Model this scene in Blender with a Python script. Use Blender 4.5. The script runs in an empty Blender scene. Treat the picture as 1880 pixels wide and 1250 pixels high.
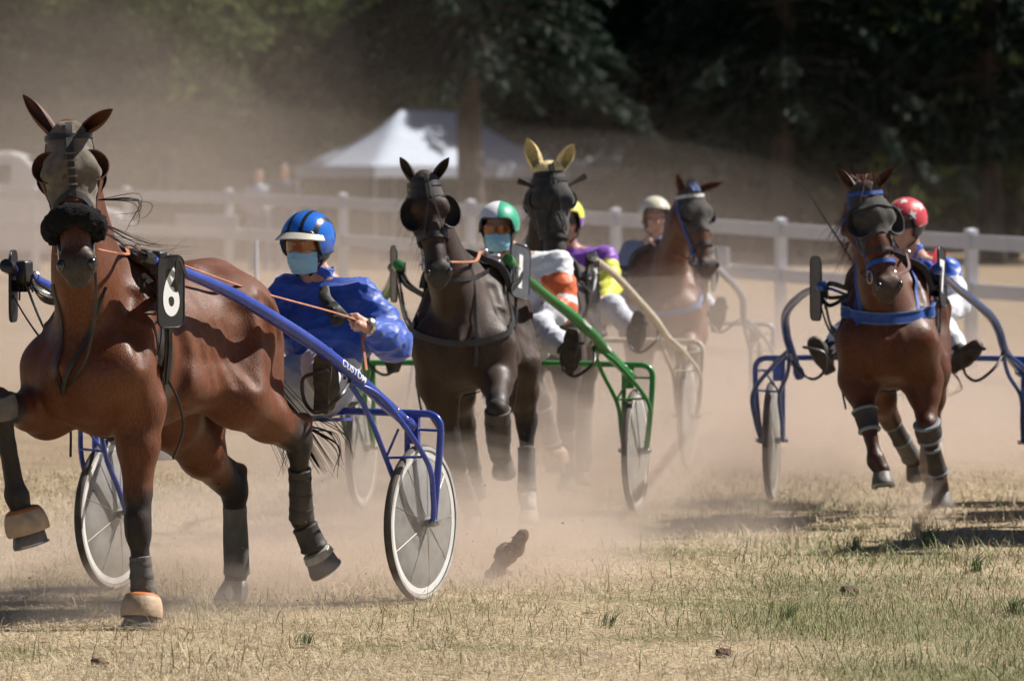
import bpy, bmesh, math, random
import numpy as np
from mathutils import Vector, Matrix
R = math.radians
rng = np.random.default_rng(7)
random.seed(7)
sc = bpy.context.scene
col = sc.collection

# ---------------------------------------------------------------- camera
cam_d = bpy.data.cameras.new('camera')
cam = bpy.data.objects.new('camera', cam_d); col.objects.link(cam)
cam.location = (0, 0, 1.87)
cam.rotation_euler = (R(90) - math.atan(288 / 10250), 0, 0)
cam_d.sensor_width = 36; cam_d.lens = 10250 / 1880 * 36
cam_d.clip_start = 0.5; cam_d.clip_end = 2000
cam_d.dof.use_dof = True; cam_d.dof.focus_distance = 24.3; cam_d.dof.aperture_fstop = 5.0
sc.camera = cam

# ---------------------------------------------------------------- light
SUN_EL, SUN_AZ = R(48), R(69)      # azimuth from +Y (away from the camera) towards +X
world = bpy.data.worlds.new('World'); sc.world = world; world.use_nodes = True
wn = world.node_tree.nodes; wl = world.node_tree.links
sky = wn.new('ShaderNodeTexSky'); sky.sky_type = 'NISHITA'; sky.sun_disc = False
sky.air_density = .5; sky.dust_density = .5; sky.sun_elevation = SUN_EL; sky.sun_rotation = SUN_AZ
wl.new(sky.outputs[0], wn['Background'].inputs[0]); wn['Background'].inputs[1].default_value = 0.05
sun_d = bpy.data.lights.new('sun', 'SUN'); sun_d.energy = 5.0; sun_d.angle = R(0.53); sun_d.color = (1, .95, .88)
sun = bpy.data.objects.new('sun', sun_d); col.objects.link(sun)
S = Vector((math.cos(SUN_EL) * math.sin(SUN_AZ), math.cos(SUN_EL) * math.cos(SUN_AZ), math.sin(SUN_EL)))
sun.rotation_euler = S.to_track_quat('Z', 'Y').to_euler()
sc.view_settings.view_transform = 'Standard'; sc.view_settings.look = 'None'
sc.view_settings.exposure = 0.53; sc.view_settings.gamma = 1
sc.cycles.use_denoising = True
sc.cycles.use_adaptive_sampling = True; sc.cycles.adaptive_threshold = .035; sc.cycles.adaptive_min_samples = 16
sc.cycles.max_bounces = 6; sc.cycles.diffuse_bounces = 2; sc.cycles.glossy_bounces = 2
sc.cycles.transmission_bounces = 3; sc.cycles.transparent_max_bounces = 160
sc.cycles.volume_bounces = 2; sc.cycles.volume_step_rate = 1.0; sc.cycles.volume_max_steps = 128

# ---------------------------------------------------------------- materials
def mat(name, c, rough=.6, metal=0., spec=.5, coat=0., coat_r=.15, sheen=0., var=0., vscale=12., bump=0., bscale=60., attr=None, alpha=1., rvar=0., stretch=None, dust=0.):
    m = bpy.data.materials.new(name); m.use_nodes = True
    n = m.node_tree.nodes; l = m.node_tree.links; b = n['Principled BSDF']
    b.inputs['Roughness'].default_value = rough; b.inputs['Metallic'].default_value = metal
    b.inputs['Specular IOR Level'].default_value = spec
    b.inputs['Coat Weight'].default_value = coat; b.inputs['Coat Roughness'].default_value = coat_r
    b.inputs['Sheen Weight'].default_value = sheen; b.inputs['Alpha'].default_value = alpha
    tc = n.new('ShaderNodeTexCoord'); src = tc.outputs['Object']
    if stretch:
        mp = n.new('ShaderNodeMapping'); mp.inputs['Scale'].default_value = stretch
        l.new(src, mp.inputs[0]); src = mp.outputs[0]
    cs = None
    if attr:
        a = n.new('ShaderNodeAttribute'); a.attribute_name = attr; cs = a.outputs['Color']
    else:
        rg = n.new('ShaderNodeRGB'); rg.outputs[0].default_value = (*c, 1); cs = rg.outputs[0]
    if var > 0:
        no = n.new('ShaderNodeTexNoise'); no.inputs['Scale'].default_value = vscale; no.inputs['Detail'].default_value = 3
        l.new(src, no.inputs['Vector'])
        mr = n.new('ShaderNodeMapRange'); mr.inputs[1].default_value = .3; mr.inputs[2].default_value = .7
        mr.inputs[3].default_value = 1 - var; mr.inputs[4].default_value = 1 + var
        l.new(no.outputs['Fac'], mr.inputs[0])
        mx = n.new('ShaderNodeVectorMath'); mx.operation = 'SCALE'
        l.new(cs, mx.inputs[0]); l.new(mr.outputs[0], mx.inputs['Scale']); cs = mx.outputs[0]
    if dust > 0:      # dry dust lying on the material in patches of its own
        nd = n.new('ShaderNodeTexNoise'); nd.inputs['Scale'].default_value = 9; nd.inputs['Detail'].default_value = 4
        l.new(src, nd.inputs['Vector'])
        md = n.new('ShaderNodeMapRange'); md.inputs[1].default_value = .42; md.inputs[2].default_value = .75
        md.inputs[3].default_value = dust * .25; md.inputs[4].default_value = dust
        l.new(nd.outputs['Fac'], md.inputs[0])
        mm = n.new('ShaderNodeMix'); mm.data_type = 'RGBA'; l.new(md.outputs[0], mm.inputs[0])
        l.new(cs, mm.inputs[6]); mm.inputs[7].default_value = (.30, .23, .17, 1); cs = mm.outputs[2]
    l.new(cs, b.inputs['Base Color'])
    if rvar > 0:
        nr = n.new('ShaderNodeTexNoise'); nr.inputs['Scale'].default_value = 7; nr.inputs['Detail'].default_value = 3
        l.new(src, nr.inputs['Vector'])
        mr2 = n.new('ShaderNodeMapRange'); mr2.inputs[1].default_value = .35; mr2.inputs[2].default_value = .65
        mr2.inputs[3].default_value = max(.05, rough - rvar); mr2.inputs[4].default_value = min(1, rough + rvar)
        l.new(nr.outputs['Fac'], mr2.inputs[0]); l.new(mr2.outputs[0], b.inputs['Roughness'])
    if bump > 0:
        nb = n.new('ShaderNodeTexNoise'); nb.inputs['Scale'].default_value = bscale; nb.inputs['Detail'].default_value = 2
        l.new(src, nb.inputs['Vector'])
        bp = n.new('ShaderNodeBump'); bp.inputs['Strength'].default_value = 1; bp.inputs['Distance'].default_value = bump
        l.new(nb.outputs['Fac'], bp.inputs['Height']); l.new(bp.outputs[0], b.inputs['Normal'])
    return m

M = {}
M['leather'] = mat('black leather', (.018, .017, .017), .42, var=.5, bump=.0015, bscale=120, dust=.12)
M['leather_brown'] = mat('brown leather', (.09, .035, .016), .5, var=.3, bump=.001)
M['rein'] = mat('tan rein leather', (.36, .13, .06), .6, var=.25, vscale=40)
M['rein_dark'] = mat('dark rein leather', (.10, .03, .02), .6, var=.25, vscale=40)
M['metal'] = mat('nickel fittings', (.6, .6, .6), .28, metal=1, var=.15)
M['hood_grey'] = mat('faded hood cloth', (.125, .105, .08), .9, var=.3, vscale=30, bump=.004, bscale=28, sheen=.2, dust=.15)
M['hood_black'] = mat('black hood cloth', (.022, .022, .024), .85, var=.4, vscale=20, bump=.003, bscale=30, sheen=.2, dust=.1)
M['hood_dark'] = mat('charcoal hood cloth', (.04, .038, .036), .9, var=.35, vscale=20, bump=.003, bscale=30, sheen=.2, dust=.12)
M['hood_yellow'] = mat('yellow crochet', (.80, .64, .30), .9, var=.25, vscale=60, bump=.006, bscale=90, sheen=.3)
M['fleece'] = mat('black fleece', (.006, .006, .007), .95, spec=.2, var=.4, vscale=80, bump=.01, bscale=140, sheen=.03)
M['blue_web'] = mat('blue webbing', (.02, .075, .33), .6, var=.25, vscale=60, bump=.001, bscale=250)
M['white_web'] = mat('white webbing', (.62, .62, .60), .7, var=.15, vscale=60)
M['boot_grey'] = mat('grey leg boot', (.085, .088, .085), .7, var=.3, vscale=25, bump=.002, dust=.45)
M['boot_black'] = mat('black leg boot', (.02, .02, .022), .6, var=.4, vscale=25, bump=.002, dust=.3)
M['boot_trim'] = mat('boot pale binding', (.30, .34, .36), .8, var=.2)
M['bell'] = mat('tan rubber bell boot', (.50, .36, .235), .65, var=.22, vscale=20, bump=.002, dust=.35)
M['bell_rim'] = mat('orange rubber rim', (.52, .17, .05), .6, var=.2)
M['hoof'] = mat('grey hoof horn', (.13, .12, .11), .55, var=.35, vscale=30, bump=.002, stretch=(1, 1, .3), dust=.4)
M['hoof_pale'] = mat('pale hoof horn', (.50, .46, .38), .6, var=.25, vscale=30, bump=.002, dust=.3)
M['shoe_steel'] = mat('steel horseshoe', (.35, .34, .33), .35, metal=1, var=.2)
M['hair_black'] = mat('black horse hair', (.016, .012, .010), .5, var=.3, vscale=90)
M['hair_brown'] = mat('auburn horse hair', (.16, .05, .02), .5, var=.3, vscale=90)
M['eye'] = mat('dark eye', (.01, .006, .004), .08, coat=1)
M['blue_paint'] = mat('royal blue paint', (.016, .052, .36), .3, coat=.5, coat_r=.12, var=.12, vscale=20, dust=.12, rvar=.1)
M['navy_paint'] = mat('metallic blue paint', (.030, .085, .32), .28, metal=.45, coat=.6, coat_r=.08, var=.12, vscale=20, dust=.06)
M['green_paint'] = mat('green paint', (.022, .24, .05), .32, coat=.4, var=.12, vscale=20, dust=.12)
M['cream_paint'] = mat('cream paint', (.62, .56, .45), .4, coat=.3, var=.12, vscale=20, dust=.15)
M['steelblue_paint'] = mat('pale grey blue paint', (.33, .37, .45), .4, metal=.2, coat=.2, var=.12, vscale=20, dust=.15)
M['orange_line'] = mat('orange pinstripe', (.65, .24, .02), .4)
M['white_print'] = mat('white print', (.82, .82, .80), .5)
M['plate_black'] = mat('black number plate', (.012, .012, .013), .4, coat=.1, var=.3, dust=.05)
M['plate_grey'] = mat('dusty grey number plate', (.10, .105, .115), .35, coat=.2, var=.3, dust=.15)
M['tyre'] = mat('dusty tyre rubber', (.045, .042, .04), .8, var=.3, bump=.001, dust=.4)
M['tyre_grey'] = mat('grey tyre wall', (.42, .41, .39), .8, var=.2, dust=.3)
M['rim'] = mat('white wheel rim', (.72, .72, .70), .35, coat=.3, var=.08, dust=.12)
M['disc'] = mat('grey wheel disc', (.42, .41, .39), .5, var=.14, vscale=14, bump=.0006, dust=.3, rvar=.1, alpha=.55)
M['spoke'] = mat('wire spoke', (.6, .58, .55), .3, metal=1)
M['seat'] = mat('black vinyl seat', (.03, .03, .034), .5, var=.3, bump=.002)
M['skin'] = mat('skin', (.50, .27, .19), .5, var=.14, vscale=30, bump=.0012, bscale=150)
M['skin_dark'] = mat('tanned skin', (.38, .19, .12), .5, var=.14, vscale=30, bump=.0012)
M['hair_grey'] = mat('grey hair', (.4, .38, .36), .7, var=.3, vscale=80)
M['nylon_blue'] = mat('royal blue nylon', (.013, .072, .42), .5, sheen=.25, var=.14, vscale=25, bump=.006, bscale=13)
M['nylon_white'] = mat('white nylon', (.78, .78, .82), .5, sheen=.2, var=.06, vscale=20, bump=.006, bscale=13)
M['nylon_orange'] = mat('orange nylon', (.74, .13, .025), .5, sheen=.2, var=.12, vscale=20, bump=.006, bscale=13)
M['nylon_green'] = mat('green nylon', (.01, .36, .20), .45, sheen=.2, var=.12, vscale=20, bump=.005, bscale=13)
M['nylon_purple'] = mat('purple nylon', (.22, .06, .45), .5, sheen=.2, var=.12, bump=.005, bscale=13)
M['nylon_yellow'] = mat('yellow nylon', (.72, .72, .06), .5, sheen=.2, var=.1, bump=.005, bscale=13)
M['nylon_sky'] = mat('faded blue nylon', (.10, .17, .34), .55, sheen=.2, var=.12, bump=.005, bscale=13)
M['nylon_red'] = mat('red nylon', (.58, .02, .04), .45, sheen=.2, var=.1, bump=.003, bscale=18)
M['nylon_bright'] = mat('bright blue nylon', (.02, .11, .60), .45, sheen=.2, var=.12, bump=.006, bscale=13)
M['breeches'] = mat('white breeches cloth', (.60, .62, .70), .75, var=.1, vscale=15, bump=.006, bscale=16, dust=.1)
M['helm_blue'] = mat('glossy blue helmet', (.022, .15, .62), .16, coat=.8, coat_r=.05, var=.05)
M['helm_black'] = mat('black helmet trim', (.012, .012, .013), .35, coat=.3)
M['helm_cream'] = mat('cream helmet', (.74, .68, .52), .25, coat=.5)
M['visor'] = mat('pale visor', (.50, .48, .40), .5, var=.1)
M['goggle'] = mat('orange goggle lens', (.26, .06, .006), .08, coat=1, var=.5, vscale=14)
M['mask'] = mat('pale blue face mask', (.32, .60, .76), .8, var=.06, bump=.002, bscale=60)
M['shoe'] = mat('dusty dark boot', (.022, .020, .019), .6, var=.4, bump=.003, dust=.12)
M['sole'] = mat('dusty boot sole', (.05, .044, .038), .85, var=.4, vscale=30, bump=.004, bscale=60, dust=.2)
M['gold'] = mat('steel watch', (.6, .57, .5), .25, metal=1)

# ---------------------------------------------------------------- mesh helpers
def mesh_np(name, V, Q, smooth=True):
    V = np.asarray(V, np.float32); Q = np.asarray(Q, np.int32); k = Q.shape[1]
    me = bpy.data.meshes.new(name)
    me.vertices.add(len(V)); me.vertices.foreach_set('co', V.ravel())
    me.loops.add(Q.size); me.loops.foreach_set('vertex_index', Q.ravel())
    me.polygons.add(len(Q)); me.polygons.foreach_set('loop_start', np.arange(0, Q.size, k, dtype=np.int32))
    if smooth: me.polygons.foreach_set('use_smooth', np.ones(len(Q), bool))
    me.update(calc_edges=True); me.validate()
    return me

def link(name, me, m, parent=None):
    o = bpy.data.objects.new(name, me); col.objects.link(o)
    for x in (m if isinstance(m, (list, tuple)) else [m]): me.materials.append(M[x] if isinstance(x, str) else x)
    o.parent = parent
    return o

def empty(name, loc, rz=0):
    o = bpy.data.objects.new(name, None); col.objects.link(o); o.location = loc; o.rotation_euler = (0, 0, rz)
    o.empty_display_size = .2
    return o

def tag(o, label=None, cat=None, group=None, kind=None):
    if label: o['label'] = label
    if cat: o['category'] = cat
    if group: o['group'] = group
    if kind: o['kind'] = kind
    return o

class MB:
    def __init__(s): s.v = []; s.f = []; s.m = []; s.n = 0
    def add(s, V, Fc, mi=0):
        s.v.extend([tuple(map(float, p)) for p in V]); s.f.extend([tuple(int(i) + s.n for i in f) for f in Fc]); s.m.extend([mi] * len(Fc)); s.n = len(s.v)
        return s
    def build(s, name, m, parent=None, smooth=True, bevel=0):
        me = bpy.data.meshes.new(name); me.from_pydata(s.v, [], s.f); me.validate()
        me.polygons.foreach_set('material_index', np.array(s.m[:len(me.polygons)], np.int32))
        if smooth: me.polygons.foreach_set('use_smooth', np.ones(len(me.polygons), bool))
        me.update()
        o = link(name, me, m, parent)
        if smooth:
            try: me.set_sharp_from_angle(angle=R(42))
            except Exception: pass
        if bevel:
            b = o.modifiers.new('bevel', 'BEVEL'); b.width = bevel; b.segments = 2; b.limit_method = 'ANGLE'
        return o

def V3(p): return np.asarray(p, float)
def unit(v): v = V3(v); n = np.linalg.norm(v); return v / (n if n > 1e-9 else 1)

def smooth_path(P, n=8, closed=False):
    P = V3(P); N = len(P)
    if N < 3 and not closed: return P
    out = []
    for i in range(N if closed else N - 1):
        if closed: a, b, c, d = P[i - 1], P[i], P[(i + 1) % N], P[(i + 2) % N]
        else:
            b, c = P[i], P[i + 1]; a = P[i - 1] if i else 2 * b - c; d = P[i + 2] if i + 2 < N else 2 * c - b
        for t in np.linspace(0, 1, n, endpoint=False):
            out.append(.5 * (2 * b + (c - a) * t + (2 * a - 5 * b + 4 * c - d) * t * t + (3 * b - a - 3 * c + d) * t ** 3))
    if not closed: out.append(P[-1])
    return np.array(out)

def frames(P, closed=False, up=(0, 0, 1)):
    n = len(P); T = np.zeros_like(P)
    for i in range(n):
        a = P[i - 1] if (i or closed) else P[i]; b = P[(i + 1) % n] if (i < n - 1 or closed) else P[i]
        T[i] = unit(b - a)
    u = V3(up); u = u - T[0] * (u @ T[0])
    if np.linalg.norm(u) < 1e-3: u = V3((1, 0, 0)); u = u - T[0] * (u @ T[0])
    u = unit(u); N = [u]
    for i in range(1, n):
        u = u - T[i] * (u @ T[i]); u = unit(u); N.append(u)
    N = np.array(N); B = np.cross(T, N)
    return T, N, B

def tube_geo(P, r, seg=10, closed=False, squash=1., up=(0, 0, 1)):
    P = V3(P); n = len(P); r = np.broadcast_to(np.asarray(r, float), (n,)) if np.ndim(r) == 0 or len(r) == n else np.interp(np.linspace(0, 1, n), np.linspace(0, 1, len(r)), r)
    T, N, B = frames(P, closed, up)
    a = np.linspace(0, 2 * np.pi, seg, endpoint=False)
    V = (P[:, None] + r[:, None, None] * (np.cos(a)[None, :, None] * N[:, None] * squash + np.sin(a)[None, :, None] * B[:, None])).reshape(-1, 3)
    Fc = []
    for i in range(n if closed else n - 1):
        j = (i + 1) % n
        for k in range(seg):
            k2 = (k + 1) % seg
            Fc.append((i * seg + k, j * seg + k, j * seg + k2, i * seg + k2))
    if not closed:
        Fc.append(tuple(range(seg))); Fc.append(tuple(range((n - 1) * seg, n * seg))[::-1])
    return V, [f[::-1] for f in Fc]

def tube(name, P, r, m, parent=None, seg=10, n=8, smooth=True, closed=False, squash=1.):
    Q = smooth_path(P, n, closed) if smooth else V3(P)
    if np.ndim(r): r = np.interp(np.linspace(0, 1, len(Q)), np.linspace(0, 1, len(r)), r)
    return MB().add(*tube_geo(Q, r, seg, closed, squash)).build(name, m, parent)

def strap_geo(P, Nrm, w, t, closed=False):
    P = V3(P); n = len(P); Nrm = V3(Nrm)
    T, _, _ = frames(P, closed)
    V = []
    for i in range(n):
        nn = unit(Nrm[i] - T[i] * (Nrm[i] @ T[i])); s = np.cross(T[i], nn)
        for a, b in ((-1, 0), (1, 0), (1, 1), (-1, 1)): V.append(P[i] + s * a * w / 2 + nn * t * b)
    Fc = []
    for i in range(n if closed else n - 1):
        j = (i + 1) % n
        for k in range(4): Fc.append((i * 4 + k, i * 4 + (k + 1) % 4, j * 4 + (k + 1) % 4, j * 4 + k))
    if not closed: Fc += [(3, 2, 1, 0), tuple((n - 1) * 4 + k for k in range(4))]
    return V, Fc

def box_geo(c, s, Rm=None):
    c = V3(c); s = V3(s) / 2
    P = np.array([[x, y, z] for x in (-1, 1) for y in (-1, 1) for z in (-1, 1)], float) * s
    if Rm is not None: P = P @ np.asarray(Rm).T
    return P + c, [(0, 1, 3, 2), (4, 6, 7, 5), (0, 4, 5, 1), (2, 3, 7, 6), (0, 2, 6, 4), (1, 5, 7, 3)]

def sphere_geo(c, r, nu=20, nv=12, Rm=None, v0=-math.pi / 2, v1=math.pi / 2):
    V = []; Fc = []; r = np.broadcast_to(np.asarray(r, float), (3,))
    for j in range(nv + 1):
        b = v0 + (v1 - v0) * j / nv
        for i in range(nu):
            a = 2 * math.pi * i / nu
            V.append((math.cos(b) * math.cos(a), math.cos(b) * math.sin(a), math.sin(b)))
    V = V3(V) * r
    if Rm is not None: V = V @ np.asarray(Rm).T
    for j in range(nv):
        for i in range(nu):
            k = (i + 1) % nu
            Fc.append((j * nu + i, j * nu + k, (j + 1) * nu + k, (j + 1) * nu + i))
    return V + V3(c), Fc

def lathe_geo(prof, c, axis, seg=20, sq=1., ref=(1, 0, 0)):
    """profile of (along, radius) about axis from c; ref direction is stretched by sq"""
    ax = unit(axis); u = V3(ref) - ax * (V3(ref) @ ax)
    if np.linalg.norm(u) < 1e-3: u = V3((0, 1, 0)) - ax * ax[1]
    u = unit(u); w = np.cross(ax, u); V = []; n = len(prof)
    for (h, r) in prof:
        for k in range(seg):
            a = 2 * math.pi * k / seg
            V.append(V3(c) + ax * h + u * math.cos(a) * r * sq + w * math.sin(a) * r)
    Fc = [(i * seg + k, i * seg + (k + 1) % seg, (i + 1) * seg + (k + 1) % seg, (i + 1) * seg + k) for i in range(n - 1) for k in range(seg)]
    Fc += [tuple(range(seg))[::-1], tuple(range((n - 1) * seg, n * seg))]
    return V, Fc

def text_geo(s, size, offset=0., fine=0):
    cu = bpy.data.curves.new('t', 'FONT'); cu.body = s; cu.size = size; cu.align_x = 'CENTER'; cu.align_y = 'CENTER'; cu.offset = offset
    cu.resolution_u = 6
    o = bpy.data.objects.new('t', cu); col.objects.link(o)
    dg = bpy.context.evaluated_depsgraph_get(); me = o.evaluated_get(dg).to_mesh()
    V = [tuple(v.co) for v in me.vertices]; Fc = [tuple(p.vertices) for p in me.polygons]
    o.evaluated_get(dg).to_mesh_clear(); bpy.data.objects.remove(o); bpy.data.curves.remove(cu)
    if fine:
        bm = bmesh.new(); vs = [bm.verts.new(p) for p in V]
        for f in Fc: bm.faces.new([vs[i] for i in f])
        bmesh.ops.triangulate(bm, faces=bm.faces)
        for _ in range(3):
            ee = [e for e in bm.edges if e.calc_length() > fine]
            if ee: bmesh.ops.subdivide_edges(bm, edges=ee, cuts=1); bmesh.ops.triangulate(bm, faces=bm.faces)
        bm.verts.index_update(); V = [tuple(v.co) for v in bm.verts]; Fc = [tuple(v.index for v in f.verts) for f in bm.faces]; bm.free()
    return V3(V), Fc

# ---------------------------------------------------------------- implicit surfaces
class Sdf:
    def __init__(s, lo, hi, h):
        s.lo = V3(lo); s.h = h; s.n = np.ceil((V3(hi) - s.lo) / h).astype(int) + 1
        s.F = np.full(s.n, 1.0, np.float32)
        s.ax = [(s.lo[i] + h * np.arange(s.n[i])).astype(np.float32) for i in range(3)]
    def win(s, a, b):
        i0 = np.clip(np.floor((a - s.lo) / s.h).astype(int), 0, s.n - 1); i1 = np.clip(np.ceil((b - s.lo) / s.h).astype(int) + 1, 1, s.n)
        sl = tuple(slice(i0[i], i1[i]) for i in range(3))
        return sl, s.ax[0][sl[0]][:, None, None], s.ax[1][sl[1]][None, :, None], s.ax[2][sl[2]][None, None, :]
    def blend(s, sl, d, k, sub=False):
        A = s.F[sl]
        if A.size == 0: return
        if sub: d = -d; hh = np.maximum(k - np.abs(A - d), 0) / k; s.F[sl] = np.maximum(A, d) + hh * hh * k * .25
        else: hh = np.maximum(k - np.abs(A - d), 0) / k; s.F[sl] = np.minimum(A, d) - hh * hh * k * .25
    def cone(s, a, ra, b, rb, k=.03, lat=None, flat=1., sub=False):
        a = V3(a); b = V3(b); m = max(ra, rb) + k * 1.2 + 3 * s.h
        sl, X, Y, Z = s.win(np.minimum(a, b) - m, np.maximum(a, b) + m)
        d = b - a; L2 = d @ d + 1e-9
        px, py, pz = X - a[0], Y - a[1], Z - a[2]
        t = np.clip((px * d[0] + py * d[1] + pz * d[2]) / L2, 0, 1)
        qx, qy, qz = px - t * d[0], py - t * d[1], pz - t * d[2]
        d2 = qx * qx + qy * qy + qz * qz
        if lat is not None:
            lat = unit(lat); c = qx * lat[0] + qy * lat[1] + qz * lat[2]
            d2 = d2 + c * c * (1 / flat ** 2 - 1)
        s.blend(sl, (np.sqrt(d2) - (ra + (rb - ra) * t)) * (min(flat, 1)), k, sub)
    def chain(s, P, rr, k=.03, lat=None, flat=1.):
        for i in range(len(P) - 1): s.cone(P[i], rr[i], P[i + 1], rr[i + 1], k, lat, flat)
    def ell(s, c, r, k=.03, Rm=None, sub=False):
        c = V3(c); r = V3(r); m = max(r) + k * 1.2 + 3 * s.h
        sl, X, Y, Z = s.win(c - m, c + m)
        px, py, pz = X - c[0], Y - c[1], Z - c[2]
        if Rm is None: Rm = np.eye(3)
        Rm = np.asarray(Rm)     # columns are the axes
        q = 0
        for i in range(3): q = q + ((px * Rm[0, i] + py * Rm[1, i] + pz * Rm[2, i]) / r[i]) ** 2
        s.blend(sl, (np.sqrt(q) - 1) * min(r), k, sub)
    def mesh(s):
        F = s.F; I = F < 0; n = s.n
        cnt = np.zeros(n - 1, np.int8)
        for dx in (0, 1):
            for dy in (0, 1):
                for dz in (0, 1): cnt += I[dx:n[0] - 1 + dx, dy:n[1] - 1 + dy, dz:n[2] - 1 + dz]
        act = (cnt > 0) & (cnt < 8); idx = np.full(n - 1, -1, np.int32); c = np.argwhere(act); idx[act] = np.arange(len(c))
        acc = np.zeros((len(c), 3)); num = np.zeros(len(c))
        corners = [(x, y, z) for x in (0, 1) for y in (0, 1) for z in (0, 1)]
        vals = {q: F[c[:, 0] + q[0], c[:, 1] + q[1], c[:, 2] + q[2]] for q in corners}
        for q in corners:
            for ax in range(3):
                if q[ax]: continue
                p = list(q); p[ax] = 1; p = tuple(p); va, vb = vals[q], vals[p]
                mk = (va < 0) != (vb < 0); t = np.where(mk, va / np.where(mk, va - vb, 1), 0)
                pos = np.tile(V3(q), (len(c), 1)); pos[:, ax] += t
                acc += np.where(mk[:, None], pos, 0); num += mk
        V = s.lo + s.h * (c + acc / num[:, None])
        quads = []
        for ax in range(3):
            b1, b2 = (ax + 1) % 3, (ax + 2) % 3
            s0 = [slice(None)] * 3; s1 = [slice(None)] * 3; s0[ax] = slice(0, -1); s1[ax] = slice(1, None)
            ch = I[tuple(s0)] != I[tuple(s1)]
            e = np.argwhere(ch); ok = (e[:, b1] > 0) & (e[:, b2] > 0) & (e[:, b1] < n[b1] - 1) & (e[:, b2] < n[b2] - 1); e = e[ok]
            def cell(o1, o2):
                q = e.copy(); q[:, b1] -= o1; q[:, b2] -= o2; return idx[q[:, 0], q[:, 1], q[:, 2]]
            Q = np.stack([cell(1, 1), cell(0, 1), cell(0, 0), cell(1, 0)], 1)
            fl = ~I[e[:, 0], e[:, 1], e[:, 2]]
            Q[fl] = Q[fl][:, ::-1]; quads.append(Q)
        return V, np.concatenate(quads)
    def val(s, P):
        P = np.atleast_2d(V3(P)); q = np.clip((P - s.lo) / s.h, 0, s.n - 1.001); i = q.astype(int); f = q - i; r = 0
        for dx in (0, 1):
            for dy in (0, 1):
                for dz in (0, 1):
                    w = np.where(dx, f[:, 0], 1 - f[:, 0]) * np.where(dy, f[:, 1], 1 - f[:, 1]) * np.where(dz, f[:, 2], 1 - f[:, 2])
                    r = r + w * s.F[i[:, 0] + dx, i[:, 1] + dy, i[:, 2] + dz]
        return r
    def grad(s, P):
        e = s.h * 1.2; P = np.atleast_2d(V3(P))
        g = np.stack([s.val(P + d * e) - s.val(P - d * e) for d in np.eye(3)], 1)
        return g / np.maximum(np.linalg.norm(g, axis=1, keepdims=True), 1e-6)
    def snap(s, P, off=.004):
        P = np.atleast_2d(V3(P)).copy()
        for _ in range(6):
            P -= s.grad(P) * (s.val(P) - off)[:, None] * .8
        return P, s.grad(P)

def snoise(P, f, seed=0):
    """cheap smooth noise: a sum of warped sines"""
    P = V3(P) * f; a = seed * 1.7
    w = np.sin(P[:, 1] * 1.3 + a) + np.sin(P[:, 2] * 1.1 - a * .6)
    return (np.sin(P[:, 0] * 1.7 + 1.4 * w + a) + np.sin(P[:, 1] * 1.9 + 1.3 * np.sin(P[:, 2] * 1.5 + a) + 2 * a) + np.sin(P[:, 2] * 2.1 + 1.6 * np.sin(P[:, 0] * 1.2 - a))) / 3

def set_col(me, C):
    at = me.attributes.new('tone', 'FLOAT_COLOR', 'POINT')
    C4 = np.ones((len(C), 4), np.float32); C4[:, :3] = C
    at.data.foreach_set('color', C4.ravel())
def sstep(a, b, x): t = np.clip((x - a) / (b - a), 0, 1); return t * t * (3 - 2 * t)
def seg_dist(P, a, b):
    a = V3(a); b = V3(b); d = b - a; t = np.clip(((P - a) @ d) / (d @ d), 0, 1); return np.linalg.norm(P - a - t[:, None] * d, axis=1)
# ---------------------------------------------------------------- horse
def place(o, fr):
    (x, y), th = fr; o.location = (x, y, 0); o.rotation_euler = (0, 0, R(-90 - th))

def hair(name, strands, m, parent, w=.006):
    """strands: list of point arrays; each becomes a thin tapering ribbon of two crossed strips"""
    V = []; Fc = []
    for P in strands:
        P = smooth_path(P, 4); n = len(P); T, N, B = frames(P, up=(.3, .2, .9)); b = len(V)
        ww = w * np.linspace(1, .15, n)
        for i in range(n): V.append(P[i] - B[i] * ww[i]); V.append(P[i] + B[i] * ww[i]); V.append(P[i] + N[i] * ww[i] * .8)
        for i in range(n - 1):
            for k in range(3): Fc.append((b + 3 * i + k, b + 3 * i + (k + 1) % 3, b + 3 * i + 3 + (k + 1) % 3, b + 3 * i + 3 + k))
    return MB().add(V, Fc).build(name, m, parent)

def ear(name, base, tip, open_dir, m, parent, wid=.036):
    base = V3(base); tip = V3(tip); ax = tip - base; L = np.linalg.norm(ax); ax = ax / L
    fd = unit(V3(open_dir) - ax * (V3(open_dir) @ ax)); sd = np.cross(ax, fd)
    V = []; nu, nt = 15, 12
    for lay in (0, 1):
        for i in range(nt + 1):
            t = i / nt
            r = wid * (.72 + .75 * t - .2 * t * t) * (1 - t ** 2.6) + .002; r *= (1 - .14 * lay)
            for j in range(nu):
                a = R(-158 + 316 * j / (nu - 1)) * (1 - .35 * t)
                p = base + ax * L * t + fd * (-math.cos(a) * r * .75 + .018 * t) + sd * math.sin(a) * r
                V.append(p)
    Fc = []; off = (nt + 1) * nu
    for i in range(nt):
        for j in range(nu - 1):
            q = (i * nu + j, i * nu + j + 1, (i + 1) * nu + j + 1, (i + 1) * nu + j)
            Fc.append(q); Fc.append(tuple(off + k for k in q[::-1]))
        for j in (0, nu - 1):
            Fc.append((i * nu + j, (i + 1) * nu + j, off + (i + 1) * nu + j, off + i * nu + j))
    for j in range(nu - 1): Fc.append((nt * nu + j, nt * nu + j + 1, off + nt * nu + j + 1, off + nt * nu + j))
    return MB().add(V, Fc).build(name, m, parent)

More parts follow.
